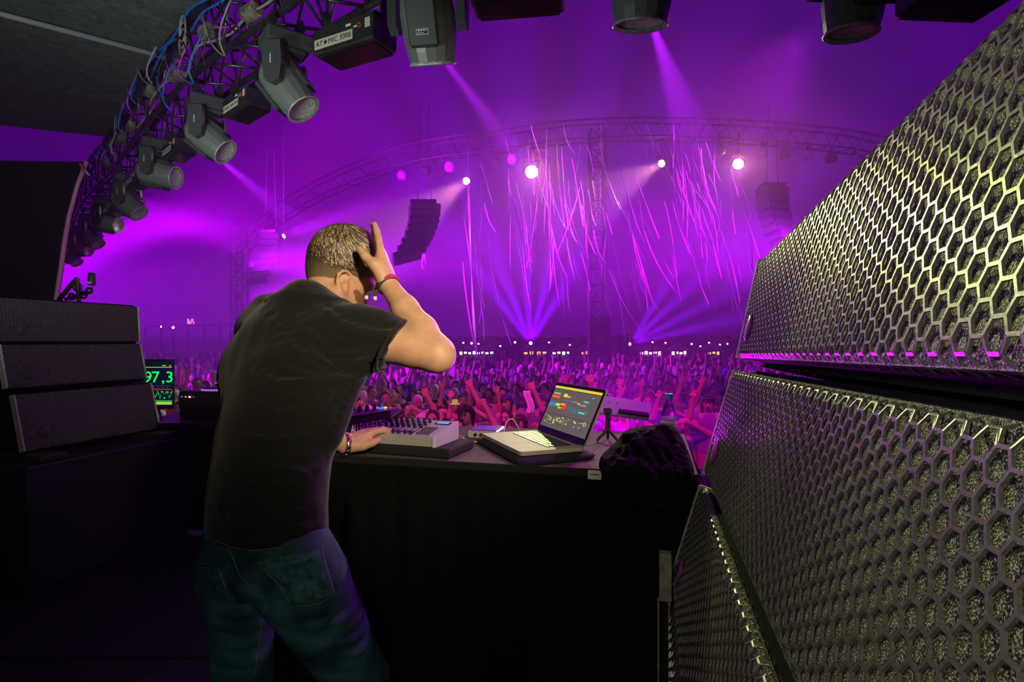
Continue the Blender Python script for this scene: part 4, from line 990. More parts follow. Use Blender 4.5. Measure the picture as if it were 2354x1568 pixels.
MB().prism(rrect(LW_, LD_, .014), (0, 0, .002), (0, 0, .0145)).build('base', M_lap, lap)
MB().prism(rrect(.105, .072, .005, .133, .014), (0, 0, .0143), (0, 0, .0148)).build('trackpad', M_lap, lap)
M_kgap = M_lap
k1 = MB().box((0, 0, 0), (.0172, .0145, .0016), bev=.0008).mesh('key', M_key)
for r in range(6):
    n_ = 14 if r else 4
    for c in range(14):
        if r == 0 and 3 <= c <= 8: continue
        o = link('key', k1, lap); o.location = (.0385+.012+c*.0208, .113+r*.0162, .0157)
        if r == 5: o.scale = (1, .55, 1); o.location.y = .1905
MB().box((.0385+.012+5.5*.0208, .113, .0157), (.122, .0145, .0016), bev=.0008).build('space_bar', M_key, lap)
hinge = Vector((0, LD_-.004, .016)); lean = R(25)
LD = Matrix.Translation(hinge) @ Matrix.Rotation(-lean, 4, 'X') @ Matrix.Rotation(R(90), 4, 'X')   # x right, y up the lid, z towards the user
lidH = .196
lid = MB().prism(rrect(LW_, lidH, .012), (0, 0, -.006), (0, 0, 0)).build('lid', M_lap, lap); lid.matrix_basis = LD
MB().prism(rrect(LW_-.004, lidH-.004, .011, .002, .002), (0, 0, 0), (0, 0, .0008)).build('bezel', M_bez, lid)
MB().tube([(.04, 0, -.004), (LW_-.04, 0, -.004)], .006, 10).build('hinge', M_bez, lid)
SX, SY, SW, SH = .014, .022, LW_-.028, lidH-.036
def emi(nm, c, s_=1.0): return mat(nm, c, .5, emit=s_, ecol=c, spec=.2)
MS_bg = emi('screen_grey_lit', (.10, .085, .085), 1.0)
MB().box((SX+SW/2, SY+SH/2, .0012), (SW, SH, .0006)).build('screen', MS_bg, lid)
scr_cols = {'y': (.55, .42, .03), 'o': (.75, .22, .02), 'r': (.55, .03, .01), 'b': (.03, .16, .30), 'g': (.10, .55, .28), 'l': (.40, .60, .02), 'd': (.03, .022, .025), 'w': (.5, .45, .42), 't': (.07, .06, .06)}
MS = {k: emi('screen_tone_'+k, v, 1.3) for k, v in scr_cols.items()}
blocks = [('y', 0, 0, 1, .055), ('d', 0, .06, 1, .012), ('t', 0, .12, 1, .012), ('d', 0, .66, 1, .010),
 ('g', .04, .165, .14, .03), ('r', .02, .20, .17, .045), ('o', .02, .255, .17, .018), ('r', .04, .29, .14, .02), ('y', .27, .16, .08, .08), ('o', .35, .20, .08, .035), ('l', .30, .185, .03, .03),
 ('b', .30, .30, .55, .010), ('o', .50, .30, .14, .014), ('w', .62, .32, .05, .02), ('g', .72, .245, .10, .022), ('o', .68, .335, .12, .018),
 ('b', .01, .40, .17, .10), ('l', .17, .41, .09, .06), ('l', .24, .49, .07, .03), ('o', .30, .385, .08, .05), ('r', .32, .42, .09, .10), ('y', .27, .40, .05, .03), ('b', .45, .44, .42, .010), ('b', .45, .48, .42, .012), ('b', .50, .52, .35, .012), ('g', .70, .495, .12, .025), ('r', .42, .57, .03, .012), ('l', .86, .14, .03, .012)]
for c, x, y, w, h in blocks:
    MB().box((SX+SW*(x+w/2), SY+SH*(1-y-h/2), .0018), (SW*w, SH*h, .0005)).build('screen_block', MS[c], lid)
rs = random.Random(9)
for k in range(46):   # device strip at the foot of the screen
    x = rs.uniform(.06, .96) if k % 3 else rs.uniform(.06, .5); y = rs.uniform(.70, .93); MB().box((SX+SW*x, SY+SH*(1-y), .0018), (SW*rs.uniform(.01, .035), SH*rs.uniform(.01, .03), .0005)).build('screen_block', MS[rs.choice('wlldtywt')], lid)
for x, y, r_ in ((.18, .80, .006), (.27, .83, .005), (.33, .78, .005), (.90, .72, .007), (.42, .80, .005)): MB().tube([(SX+SW*x+r_*math.cos(a), SY+SH*(1-y)+r_*math.sin(a), .002) for a in (k*6.283/14 for k in range(14))], .0009, 4, close=True).build('screen_dial', MS['l'], lid)
# fluffy black case under the laptop
M_fur = mat('dark_sleeve_cloth', (.010, .009, .011), .95, bump=1, scale=120)
sv = SDF((-.25, 1.5, TZ-.02), (.45, 2.4, TZ+.10), .008)
for (a, b, ra, rb) in (((-.09, 2.02), (.035, 1.72), .022, .022), ((.035, 1.72), (.20, 1.79), .022, .024), ((.20, 1.79), (.10, 2.15), .022, .02)): sv.cone((*a, TZ+.004), (*b, TZ+.004), ra*.8, rb*.8, .01)
sv.f = sv.f
me = None
slv = MB(); ol = [(-.118, 2.045), (.018, 1.69), (.035, 1.672), (.225, 1.765), (.245, 1.80), (.115, 2.16), (.095, 2.17)]
ctr = Vector((.05, 1.92, 0)); ring = []
for i in range(len(ol)):
    a, b = Vector((*ol[i], 0)), Vector((*ol[(i+1) % len(ol)], 0)); n_ = max(1, int((b-a).length/.018))
    for k in range(n_): ring.append(a.lerp(b, k/n_))
N_ = len(ring); vs = []
for lv, (z, sc_) in enumerate(((TZ+.001, 1.06), (TZ+.008, 1.10), (TZ+.015, 1.05), (TZ+.0195, .96))):
    for p in ring: q = ctr+(p-ctr)*(sc_+.018*noise.noise(Vector((p.x*40, p.y*40, z*90)))); vs.append((q.x, q.y, z+.0))
slv.add(vs, [(l_*N_+i, l_*N_+(i+1) % N_, (l_+1)*N_+(i+1) % N_, (l_+1)*N_+i) for l_ in range(3) for i in range(N_)]+[tuple(range(3*N_, 4*N_)), tuple(range(N_-1, -1, -1))])
o = slv.build('laptop_sleeve', M_fur, None, True); recentre(o, (.05, 1.92, TZ)); tag(o, 'black padded sleeve lying under the open laptop', 'sleeve')

# small tripod with a clip behind the laptop
tr = empty('mini_tripod', P(1397, 1014, 2.09), 'small black tabletop tripod holding a clip, behind the laptop', 'tripod')
tr.location.z = TZ
for k in range(3): a = R(200+120*k); MB().tube([(0, 0, .045), (.045*math.cos(a), .045*math.sin(a), .004)], [.006, .005], 8).build('leg', M_black, tr)
MB().tube([(0, 0, .03), (0, 0, .085)], .006, 8).build('column', M_black, tr); MB().box((0, 0, .093), (.018, .016, .018), bev=.003).build('ball_head', M_black, tr)
MB().box((.0, 0, .112), (.030, .012, .022), bev=.003).build('clip', M_black, tr)
for x in (-.013, .013): MB().lathe([(.004, 0), (.004, .002)], (x, -.008, .025), M=Matrix.Rotation(R(90), 4, 'X'), n_=10).build('rivet', M_steel, tr)
# metal desk stand beyond the table
ds = empty('desk_stand', (0, 0, 0), 'pale angled desk panel with a black slot on a pole behind the laptop lid', 'stand')
dd = 2.55; cpos = P(1437, 938, dd); ds.location = (cpos.x-.075, dd+.02, 0)
M_pale = mat('pale_painted_panel', (.42, .38, .44), .5, bump=.05, scale=100)
DM = Matrix.Translation(cpos-Vector(ds.location)) @ Matrix.Rotation(R(8), 4, 'Y') @ Matrix.Rotation(R(-50), 4, 'X')
pn = MB().prism([(-.115, -.005, -.055), (.105, -.005, -.055), (.120, -.005, .050), (-.115, -.005, .055)], (0, 0, 0), (0, .012, 0)).build('panel', M_pale, ds); pn.matrix_basis = DM
q = MB().box((.035, -.010, -.034), (.135, .012, .026), bev=.004).build('slot', M_ink, pn)
for x in (-.075, -.035): MB().lathe([(.003, 0), (.003, .002)], (x, -.006, .02), M=Matrix.Rotation(R(90), 4, 'X'), n_=8).build('screw', M_steel, pn)
MB().tube([(0, 0, .02), (0, 0, cpos.z-.01)], .012, 10).build('pole', M_black, ds)
for k in range(3): a = R(90+120*k); MB().tube([(0, 0, .12), (.22*math.cos(a), .22*math.sin(a), .012)], .010, 8).build('leg', M_black, ds)

# water bottle
bl = empty('water_bottle', (.545, 1.965, TZ), 'clear plastic water bottle with a blue cap behind the dark jacket', 'bottle')
M_pet = mat('clear_plastic', (.85, .8, .95), .06, trans=1.0); M_pet.node_tree.nodes['Principled BSDF'].inputs['IOR'].default_value = 1.2
MB().lathe([(.004, .002), (.022, 0), (.026, .006), (.025, .03), (.0265, .034), (.025, .05), (.0265, .06), (.0265, .105), (.024, .125), (.017, .145), (.0115, .158), (.0105, .170)], n_=28).build('bottle_body', M_pet, bl, True)
MB().lathe([(.013, .166), (.0135, .168), (.0135, .185), (.012, .1875), (0, .1875)], n_=24).build('cap', mat('blue_cap', (.08, .35, .75), .4), bl, True)
MB().lathe([(.0270, .035), (.0270, .095)], n_=28).build('label_wrap', mat('white_bottle_label', (.75, .72, .78), .4), bl, True)
MB().box((-.004, -.0268, .080), (.022, .0012, .014), bev=.0004).build('label_mark', mat('red_label_mark', (.6, .05, .05), .5), bl)
MB().lathe([(0, .008), (.022, .008), (.0235, .03), (.0235, .108), (0, .108)], n_=24).build('water', mat('water', (.95, .95, 1), .0, trans=1.0), bl, True)

# jacket heaped on the table's end and hanging over the edge
jk = SDF((.10, 1.28, .86), (.66, 1.95, 1.24), .0075)
def A_(px, py, d, r_, k=.03): jk.ell(P(px, py, d), (Vector((1, 0, 0)), Vector((0, 1, 0)), Vector((0, 0, 1))), r_, k)
A_(1490, 1040, 1.64, (.100, .085, .060)); A_(1440, 1062, 1.62, (.075, .08, .045)); A_(1540, 1060, 1.62, (.055, .08, .055)); A_(1528, 1018, 1.66, (.050, .045, .050)); A_(1525, 1000, 1.68, (.028, .035, .032)); A_(1475, 1020, 1.68, (.06, .05, .05)); A_(1410, 1080, 1.58, (.035, .05, .028)); A_(1560, 1085, 1.55, (.04, .05, .04))
A_(1480, 1100, 1.535, (.11, .045, .055)); A_(1485, 1135, 1.50, (.075, .026, .045), .04); A_(1545, 1120, 1.50, (.05, .03, .05), .03)
rj = random.Random(11)
LJ = []
for k in range(60):
    x, y = rj.uniform(1395, 1575), rj.uniform(985, 1170); a = rj.uniform(-.9, .6)+1.2; L2 = rj.uniform(25, 60); q = [(x-L2*math.cos(a), y-L2*math.sin(a)), (x+6, y), (x+L2*math.cos(a+.5), y+L2*math.sin(a+.5))]
    LJ.append((q, .009, -.012)); LJ.append(([(u+12, v+3) for u, v in q], .010, .009))
EYE = Vector((0, 0, 1.4))
def crease(fld, lines):
    from mathutils.bvhtree import BVHTree
    me_ = fld.mesh('tmp', []); b_ = bmesh.new(); b_.from_mesh(me_); bv_ = BVHTree.FromBMesh(b_); b_.free(); bpy.data.meshes.remove(me_)
    for pix, w, am in lines:
        pts = []
        for t in range(7):
            u = t/6*(len(pix)-1); i = min(int(u), len(pix)-2); u -= i
            h = bv_.ray_cast(EYE, (P(pix[i][0]*(1-u)+pix[i+1][0]*u, pix[i][1]*(1-u)+pix[i+1][1]*u, 1)-EYE).normalized())
            if h[0] is not None: pts.append(h[0])
        for i in range(len(pts)-1): fld.bump(pts[i], pts[i+1], w, am)
crease(jk, LJ)
jm = jk.mesh('dark_jacket', mat('dark_jacket_cloth', (.004, .0035, .006), .95, bump=.5, scale=200, sheen=0, spec=.15)); jo = link('dark_jacket', jm); recentre(jo, P(1480, 1060, 1.6)); m_ = jo.modifiers.new('soft', 'SMOOTH'); m_.iterations = 3; tag(jo, 'black jacket crumpled at the end of the table, hanging over its edge', 'jacket')
# small white card at the edge
cd = empty('white_card', P(1367, 1092, 1.585), 'small white printed card propped at the table edge beside the jacket', 'card', rz=R(-16)); cd.rotation_euler.x = R(-14)
MB().box((0, 0, 0), (.038, .0015, .025), bev=.0004).build('card', M_label, cd)
for k in range(5): MB().box((-.010+k*.005, -.0012, .001), (.0032 if k != 2 else .004, .0006, .0035 if k != 2 else .005)).build('print_mark', M_ink, cd)

# left side: second table with screen and player
t2 = empty('side_table', (0, 0, 0), 'black side table behind the left loudspeaker stack carrying the green screen', 'table'); t2.location = (-.95, 4.13, 0)
MB().box((-.925, .43, .785), (1.85, .86, .03), bev=.004).build('table_top', M_black, t2)
sk = MB(); sk.grid(lambda u, v: Vector((-1.85*u, -.004+.008*math.sin(u*60)*(1-v), .02+.75*v)), 120, 4); sk.build('front_skirt', M_blackcloth, t2, True)
for x in (-.05, -1.80):
    for y in (.06, .80): MB().box((x, y, .385), (.04, .04, .77)).build('leg', M_steel, t2)
s2 = empty('display_screen', P(360, 940, 4.32), 'upright screen glowing with green digits 97,3 on a wire stand', 'screen'); zb = s2.location.z
M_dk = mat('dark_screen_lit', (.006, .008, .02), .2, emit=.6, ecol=(.004, .006, .03)); M_gr = mat('green_digits_lit', (.0, .8, .1), .4, emit=1.4, ecol=(.0, .85, .10)); M_yg = mat('yellow_green_lit', (.4, .6, .05), .4, emit=1.0, ecol=(.35, .55, .06)); M_rl = mat('red_line_lit', (.6, .05, .05), .4, emit=.8, ecol=(.6, .04, .04))
k_ = 4.32/1300
def SB(x0, y0, x1, y1, nm, m, dy=-.006, par=None):   # screen blocks measured on the display face
    return MB().box((((x0+x1)/2-360)*k_, dy, (940-(y0+y1)/2)*k_), ((x1-x0)*k_, .002, (y1-y0)*k_)).build(nm, m, par or s2)
MB().box((-.045, .007, .189), (.35, .020, .378), bev=.004).build('housing', M_black, s2); SB(300, 830, 400, 934, 'glass', M_dk, -.0035)
SB(300, 843.5, 396, 845, 'screen_rule', M_yg); 
for x in (374, 379, 390): SB(x, 839.5, x+4, 841.5, 'screen_rule', M_yg)
for i, ch in enumerate('97,3'):
    o = text(ch, .121, Matrix.Translation(((341.5+i*17.2-(2 if i > 2 else 0)-360)*k_, -.0065, (940-868)*k_)) @ Matrix.Rotation(R(90), 4, 'X') @ Matrix.Diagonal((1.05, 1, 1, 1)), M_gr, s2, 'green_digit', .0005)
SB(312, 886, 352, 893, 'level_bar', M_gr)
for k in range(4): x = 353+k*10.5; SB(x, 886, x+9.5, 887, 'box_rule', M_label); SB(x, 892, x+9.5, 893, 'box_rule', M_label); SB(x, 886, x+1, 893, 'box_rule', M_label)
SB(355, 895, 397, 896.5, 'red_rule', M_rl)
o = text('2', .062, Matrix.Translation(((343-360)*k_, -.0065, (940-909)*k_)) @ Matrix.Rotation(R(90), 4, 'X'), M_gr, s2, 'green_digit', .0005)
rg = random.Random(4); yv = 920
for k in range(44):
    x = 353+k; yv = 922-k*2.2 if k < 9 else min(918, max(900, 905+8*math.sin(k*.55)+rg.uniform(-4, 4))); SB(x, yv, x+1.3, yv+1.3, 'graph_dot', M_gr)
SB(352, 898, 353, 921, 'graph_axis', M_gr); SB(353, 920.5, 397, 921.2, 'graph_axis', M_gr)
SB(316, 923, 396, 930, 'yellow_bar', M_yg)
for a, b in (((343, 945), (380, 968)), ((345, 983), (388, 983)), ((388, 983), (392, 988)), ((380, 968), (392, 978))):
    MB().tube([P(*a, 4.28)-s2.location, P(*b, 4.26)-s2.location], .004, 6).build('stand_wire', M_steel, s2)
MB().tube([(0, .01, .02), (0.02, .03, -(zb-.80))], .008, 6).build('stand_leg', M_black, s2); MB().tube([(-.06, .01, .02), (-.06, .05, -(zb-.80))], .008, 6).build('stand_leg', M_black, s2)
# media player
mp_ = empty('media_player', (-2.31, 4.48, .80), 'dark media player with knobs and small lit buttons beside the green screen', 'player'); mp_.rotation_euler.z = R(-14); mp_.scale = (1.2, 1.2, 1.45)
MB().box((0, 0, .10), (.34, .34, .10), bev=.01).build('case', M_mix, mp_); MB().box((0, 0, .025), (.36, .30, .05), bev=.005).build('stand_block', M_black, mp_)
MB().lathe([(.10, 0), (.105, .006), (.10, .014), (.06, .017), (0, .016)], (0.02, -.03, .15), n_=32).build('jog_wheel', M_alu, mp_, True)
MB().lathe([(.106, 0), (.109, .004), (.106, .008)], (0.02, -.03, .151), n_=32).build('jog_ring', mat('violet_glow_ring', (.5, .2, .9), .3, emit=.8, ecol=(.4, .15, .9)), mp_, True)
for k in range(22):
    x = -.15+.0143*k; o = link('knob', [mkm, mkm2][k % 3 == 0], mp_); o.location = (x, .10+.05*(k % 2), .15)
for k, m_ in enumerate((M_blue_led, mat('orange_lit', (1, .3, .02), .4, emit=1.5), M_pink_lamp, M_white)): MB().box((-.14+.03*k, -.172, .12), (.010, .003, .006)).build('lit_button', m_, mp_)
# ------------------------------------------------------------------ the arena beyond the stage
GZ = -1.31
# ---- people
def person_parts(seed, pose):
    """one continuous low body, a garment shell and hair; origin at the feet, facing -Y (towards the stage)"""
    r_ = random.Random(seed); hh = r_.uniform(.96, 1.06); h = .019
    def build(fn, nm, m, ad=.012):
        f = SDF((-.62, -.5, -.05), (.62, .42, 2.35), h); fn(f); return f.mesh(nm, m, ad)
    sh = [Vector((s_*.185*hh, 0, 1.43*hh)) for s_ in (-1, 1)]; el = []; wr = []
    for i, s_ in enumerate((-1, 1)):
        a = pose[i]
        if a == 'up': e_ = sh[i]+Vector((s_*.10, -.10, .26)); w = e_+Vector((s_*-.02+r_.uniform(-.06, .06), -.08, .26))
        elif a == 'out': e_ = sh[i]+Vector((s_*.20, -.08, .16)); w = e_+Vector((s_*.10, -.06, .24))
        elif a == 'head': e_ = sh[i]+Vector((s_*.19, -.12, .08)); w = Vector((s_*.11, -.10, 1.66*hh))
        elif a == 'hold': e_ = sh[i]+Vector((s_*.06, -.10, -.24)); w = Vector((s_*.09, -.30, 1.28*hh))
        else: e_ = sh[i]+Vector((s_*.07, .02, -.28)); w = e_+Vector((s_*.0, -.10, -.25))
        el.append(e_); wr.append(w)
    hc_ = Vector((r_.uniform(-.02, .02), -.03, 1.64*hh))
    ax = (Vector((1, 0, 0)), Vector((0, 1, 0)), Vector((0, 0, 1)))
    def skin(f):
        f.ell(hc_, ax, (.078, .098, .118), .02); f.ell(hc_+Vector((0, -.045, -.07)), ax, (.045, .045, .05), .03); f.cone(hc_+Vector((0, -.095, .0)), hc_+Vector((0, -.115, -.03)), .012, .018, .02)
        f.cone(hc_+Vector((0, .02, -.08)), Vector((0, 0, 1.42*hh)), .058, .062, .03)
        for i in (0, 1):
            f.cone(Vector((0, 0, 1.42*hh)), sh[i], .07, .065, .04); f.chain([sh[i], el[i], wr[i]], [.055, .045, .033], .03)
            d = (wr[i]-el[i]).normalized(); f.cone(wr[i], wr[i]+d*.07, .032, .042, .02)
            if pose[i] in ('up', 'out'):
                sd = d.cross(Vector((0, 1, 0))).normalized()
                for k in (-1.5, -.5, .5, 1.5): f.cone(wr[i]+d*.08+sd*k*.022, wr[i]+d*(.165-.01*abs(k))+sd*k*.034, .017, .015, .008)
                f.cone(wr[i]+d*.05+sd*.03, wr[i]+d*.09+sd*.075, .018, .015, .01)
        f.loft([(Vector((0, .0, z*hh)), Vector((1, 0, 0)), a, b) for z, a, b in ((.85, .15, .10), (1.0, .145, .10), (1.2, .155, .11), (1.36, .17, .105), (1.44, .11, .08))], .04)
        for s_ in (-1, 1): f.chain([Vector((s_*.09, 0, .9*hh)), Vector((s_*.11, -.02, .48*hh)), Vector((s_*.12, .02, .08))], [.09, .06, .045], .04); f.cone(Vector((s_*.12, .02, .05)), Vector((s_*.13, -.14, .04)), .045, .04, .02)
    def cloth(f):
        f.loft([(Vector((0, 0, z*hh)), Vector((1, 0, 0)), a, b) for z, a, b in ((.92, .185, .13), (1.05, .17, .125), (1.2, .18, .13), (1.36, .20, .125), (1.44, .13, .10), (1.49, .085, .085))], .03)
        for i in (0, 1): f.cone(sh[i], sh[i].lerp(el[i], .62), .078, .07, .04)
        f.waves(lambda x, y, z: np.sin(30*z+9*np.sin(12*x))*np.sin(22*x), .004)
    def hair(f):
        f.ell(hc_+Vector((0, .026, .026)), ax, (.092, .104, .118), .02)
        if seed % 3 == 1: f.cone(hc_+Vector((0, .07, 0)), hc_+Vector((0, .08, -.25)), .085, .06, .04)   # long hair
        f.ell(hc_+Vector((0, -.115, -.040)), ax, (.085, .095, .112), .01, 's')
        if seed % 4 == 2: f.ell(hc_+Vector((0, -.09, .075)), ax, (.075, .09, .014), .01)               # cap peak
    ey = MB(); fy = lambda dx, dz: hc_+Vector((dx, -.098+abs(dx)*.35+.0, dz))
    for q in (-1, 1): ey.box(fy(q*.030, .012), (.024, .016, .011), rz=q*.3); ey.box(fy(q*.030, .032), (.034, .014, .006), rz=q*.3)
    ey.box(hc_+Vector((0, -.100, -.062)), (.040, .020, .010))
    return build(skin, 'person', M_crowdskin), build(cloth, 'top_garment', []), build(hair, 'hair', []), ey.mesh('facial_features', [])
M_crowdskin = mat('crowd_skin', (.55, .32, .26), .6)
M_features = mat('eyes_and_mouth', (.10, .02, .03), .6)
TOPS = [mat('garment_'+n_, c_, .8) for n_, c_ in (('white', (.75, .72, .70)), ('grey', (.25, .24, .26)), ('black', (.02, .02, .025)), ('blue', (.05, .10, .35)), ('red', (.45, .05, .06)), ('violet', (.25, .08, .40)), ('yellow', (.60, .50, .10)), ('pink', (.7, .25, .35)))]
TOPN = ['white', 'grey', 'black', 'blue', 'red', 'violet', 'yellow', 'pink']
HAIRS = [mat('hair_'+n_, c_, .7) for n_, c_ in (('dark', (.015, .010, .008)), ('brown', (.06, .035, .02)), ('fair', (.35, .22, .09)), ('capblue', (.05, .06, .2)), ('capwhite', (.6, .6, .6)))]
HAIRN = ['dark hair', 'brown hair', 'fair hair', 'a blue cap', 'a white cap']
POSES = [('up', 'down'), ('down', 'up'), ('up', 'up'), ('down', 'down'), ('hold', 'hold'), ('out', 'up'), ('down', 'head'), ('hold', 'up'), ('down', 'down'), ('out', 'down'), ('hold', 'down'), ('down', 'hold')]
POSEN = ['one arm raised', 'the other arm raised', 'both arms raised', 'arms at the sides', 'hands held at the chest', 'both arms flung up and out', 'a hand on the head', 'one fist up', 'standing relaxed', 'an arm flung out', 'one hand at the chest', 'a forearm lifted']
VAR = [person_parts(i+1, POSES[i]) for i in range(12)]
gv = {}
def vmesh(i, kind, m):
    k = (i, kind, m.name)
    if k not in gv: me = VAR[i][kind].copy(); me.materials.clear(); me.materials.append(m); gv[k] = me
    return gv[k]
rc = random.Random(21); spots = []
# rows get looser with distance; only the wedge the stage opening shows is filled
d = 7.6; row = 0
while d < 37 and len(spots) < 2600:
    x0, x1 = d*-.34, d*.40
    if row % 2 == 0: pass
    step = .62 if d < 20 else (.8 if d < 40 else 1.1)
    x = x0+rc.uniform(0, step)
    while x < x1:
        spots.append((x+rc.uniform(-.12, .12), d+rc.uniform(-.22, .22))); x += step*rc.uniform(.8, 1.35)
    # the gap left of the performer shows a narrow wedge too
    x = d*-.66
    while x < d*-.50:
        if d > 9: spots.append((x+rc.uniform(-.15, .15), d+rc.uniform(-.2, .2)))
        x += step*1.2
    d += (.60 if d < 14 else (.8 if d < 30 else 1.2)); row += 1
def seen(x, y):
    px = 1177+1300*x/y; return 800 < px < 1640 or 320 < px < 520
spots = [s_ for s_ in spots if seen(*s_)]
near_n = min(len(spots), 290)
PLACES = ['in the first row', 'in the second row', 'a few rows back', 'in the middle of the crowd', 'deeper in the crowd']
def side_word(px):
    for a, w in ((520, 'left of the performer'), (900, 'under his raised elbow'), (1010, 'beyond the mixer'), (1100, 'beyond the silver controller'), (1230, 'left of the laptop screen'), (1390, 'behind the laptop screen'), (1500, 'beyond the desk stand'), (1570, 'beyond the water bottle')):
        if px < a: return w
    return 'beside the tall loudspeakers'
used_lab = {}
for k, (x, y) in enumerate(spots[:near_n]):
    v = rc.choice([0, 1, 2, 5, 6, 7, 9, 3, 4]) if y < 10.5 and rc.random() < .6 else rc.choice([3, 4, 8, 10, 11, 8, 3, 0, 7, 1]); ti = rc.choice([0, 0, 1, 2, 2, 3, 5, 4, 7, 6]); hi = rc.choice([0, 0, 1, 1, 2, 3, 4]); s_ = rc.uniform(.93, 1.05)
    o = link('person', vmesh(v, 0, M_crowdskin)); o.location = (x, y, GZ); o.rotation_euler.z = rc.uniform(-.5, .5)+math.atan2(x, y)*-1*.6; o.scale = (s_, s_, s_)
    link('top_garment', vmesh(v, 1, TOPS[ti]), o); link('hair', vmesh(v, 2, HAIRS[hi]), o)
    if y < 13: link('facial_features', vmesh(v, 3, M_features), o)['kind'] = 'stuff'
    row = 0 if y < 8.3 else 1 if y < 9.2 else 2 if y < 12 else 3 if y < 17 else 4
    if y < 12: lab = f'{TOPN[ti]} top, {HAIRN[hi]}, {POSEN[v]}, {side_word(1177+1300*x/y)} {PLACES[row]}'
    else: lab = f'person in a {TOPN[ti]} top with {HAIRN[hi]} {PLACES[row]} {side_word(1177+1300*x/y)}'
    lab = lab if lab.startswith('person') else 'person in '+lab
    lab = ' '.join(lab.split()[:16]); tag(o, lab, 'person', 'festival crowd facing the stage')
# everyone further off: one mass of simple figures
far = list(spots[near_n:]); fm = MB(); fr = random.Random(5); y_ = 9.5
while y_ < 36:     # the parts of the field hidden from here by the performer and the loudspeakers
    x_ = -y_*.85
    while x_ < y_*1.0:
        q_ = (x_+fr.uniform(-.2, .2), y_+fr.uniform(-.3, .3))
        if not seen(*q_) and not (520 <= 1177+1300*q_[0]/q_[1] < 540): far.append(q_)
        x_ += fr.uniform(.7, 1.1)*(1 if y_ < 20 else 1.3)
    y_ += .9 if y_ < 20 else 1.3
for (x, y) in far:
    z = GZ; s_ = fr.uniform(.93, 1.06); fm.mi = fr.choice([0, 1, 2, 2, 3])
    fm.lathe([(.14, .7*s_), (.20, 1.05*s_), (.21, 1.38*s_), (.07, 1.47*s_), (.055, 1.52*s_)], (x, y, z), n_=6)
    fm.mi = 4 if fr.random() < .45 else 5
    fm.lathe([(.04, 1.50*s_), (.085, 1.58*s_), (.088, 1.68*s_), (.05, 1.76*s_), (0, 1.78*s_)], (x, y, z), n_=6)
    if fr.random() < .16:
        fm.mi = 4; q = Vector((x+.2, y-.1, z+1.4*s_)); fm.tube([q, q+Vector((.08, -.1, .3)), q+Vector((.05, -.15, .62))], [.05, .04, .035], 5); fm.box(q+Vector((.05, -.16, .68)), (.09, .04, .12))
o = fm.build('distant_crowd', TOPS[:4]+[M_crowdskin, HAIRS[0]]); recentre(o, (0, 28, GZ)); tag(o, 'mass of small distant festival-goers filling the field', 'crowd', kind='stuff')
# a few bright things held up
for px, py, d, m_, nm, lab in ((1046, 928, 7.9, mat('self_lit_lime_hat', (.30, .9, .05), .6, emit=.25, ecol=(.3, .9, .05)), 'lime_hat', 'lime green sun hat above the silver controller'),  # hat cloth given a glow of its own; it is no lamp
                         (1216, 925, 8.2, mat('white_hanky', (.9, .85, .95), .6), 'white_flag', 'small white cloth waved left of the laptop screen')):
    c_ = P(px, py, d); mb = MB()
    if nm == 'lime_hat': mb.lathe([(.075, -.01), (.075, 0), (.045, .005), (.042, .05), (.02, .06), (0, .06)], (0, 0, 0), n_=16)
    else: mb.grid(lambda u, v: Vector(((u-.5)*.10+.03*math.sin(v*5), .02*math.sin(u*9), (v-.5)*.34)), 8, 12)
    o = mb.build(nm, m_, None, True); o.location = c_; tag(o, lab, 'hat' if nm == 'lime_hat' else 'cloth')
    if nm != 'lime_hat': sd = o.modifiers.new('t', 'SOLIDIFY'); sd.thickness = .004

# ---- crowd barrier in front of the first row
cb = empty('crowd_barrier', (0, 6.9, GZ), 'black steel crowd barrier in front of the first row', 'barrier')
for k in range(-5, 8):
    MB().tube([(k*1.0, 0, 0), (k*1.0, 0, 1.1)], .025, 8).build('post', M_alu, cb); MB().box((k+.5, .02, .62), (.96, .02, .9), bev=.004).build('panel', M_black, cb)
MB().tube([(-5.2, 0, 1.12), (7.2, 0, 1.12)], .03, 8).build('rail', M_alu, cb)

pl_ = empty('added_pit_lamp', (.99, 6.50, GZ), 'added violet lamp on a pole at the barrier, hidden behind the laptop lid', 'stage lamp')  # unseen lamp added to put magenta on the loudspeaker grilles
MB().tube([(0, 0, 0), (0, 0, 1.60)], .02, 8).build('pole', M_alu, pl_)
b = MB().lathe([(.04, -.12), (.07, -.10), (.075, .08), (.07, .085), (0, .06)], n_=14).build('can', M_head, pl_, True); b.location = (0, 0, 1.70); b.rotation_euler = (R(-80), 0, R(-5))
# ---- rig over the crowd: an arched truss carried by masts
RIGD = 27
arch = [P(*q) for q in ((548, 575, 30), (640, 495, 29), (760, 425, 28), (905, 368, 27), (1000, 346, 26.5), (1090, 334, 26), (1180, 322, 26), (1300, 305, 26), (1450, 298, 26), (1600, 300, 26), (1720, 305, 26), (1850, 315, 26), (1980, 332, 26.5), (2120, 372, 27), (2260, 440, 28), (2420, 540, 29))]
AC = catmull([tuple(p) for p in arch], 5); rg_ = empty('arched_rig_truss', (0, RIGD, AC[37].z), 'huge arched lattice truss spanning the haze above the crowd', 'truss'); org = Vector(rg_.location)
M_rig = mat('rig_metal', (.018, .012, .02), .6, .2)
hh_ = .42; offs = [Vector((0, -hh_*.8, -hh_)), Vector((0, hh_*.8, -hh_)), Vector((0, -hh_*.8, hh_)), Vector((0, hh_*.8, hh_))]
for o_ in offs: MB().tube([p+o_-org for p in AC], .042, 6).build('chord', M_rig, rg_)
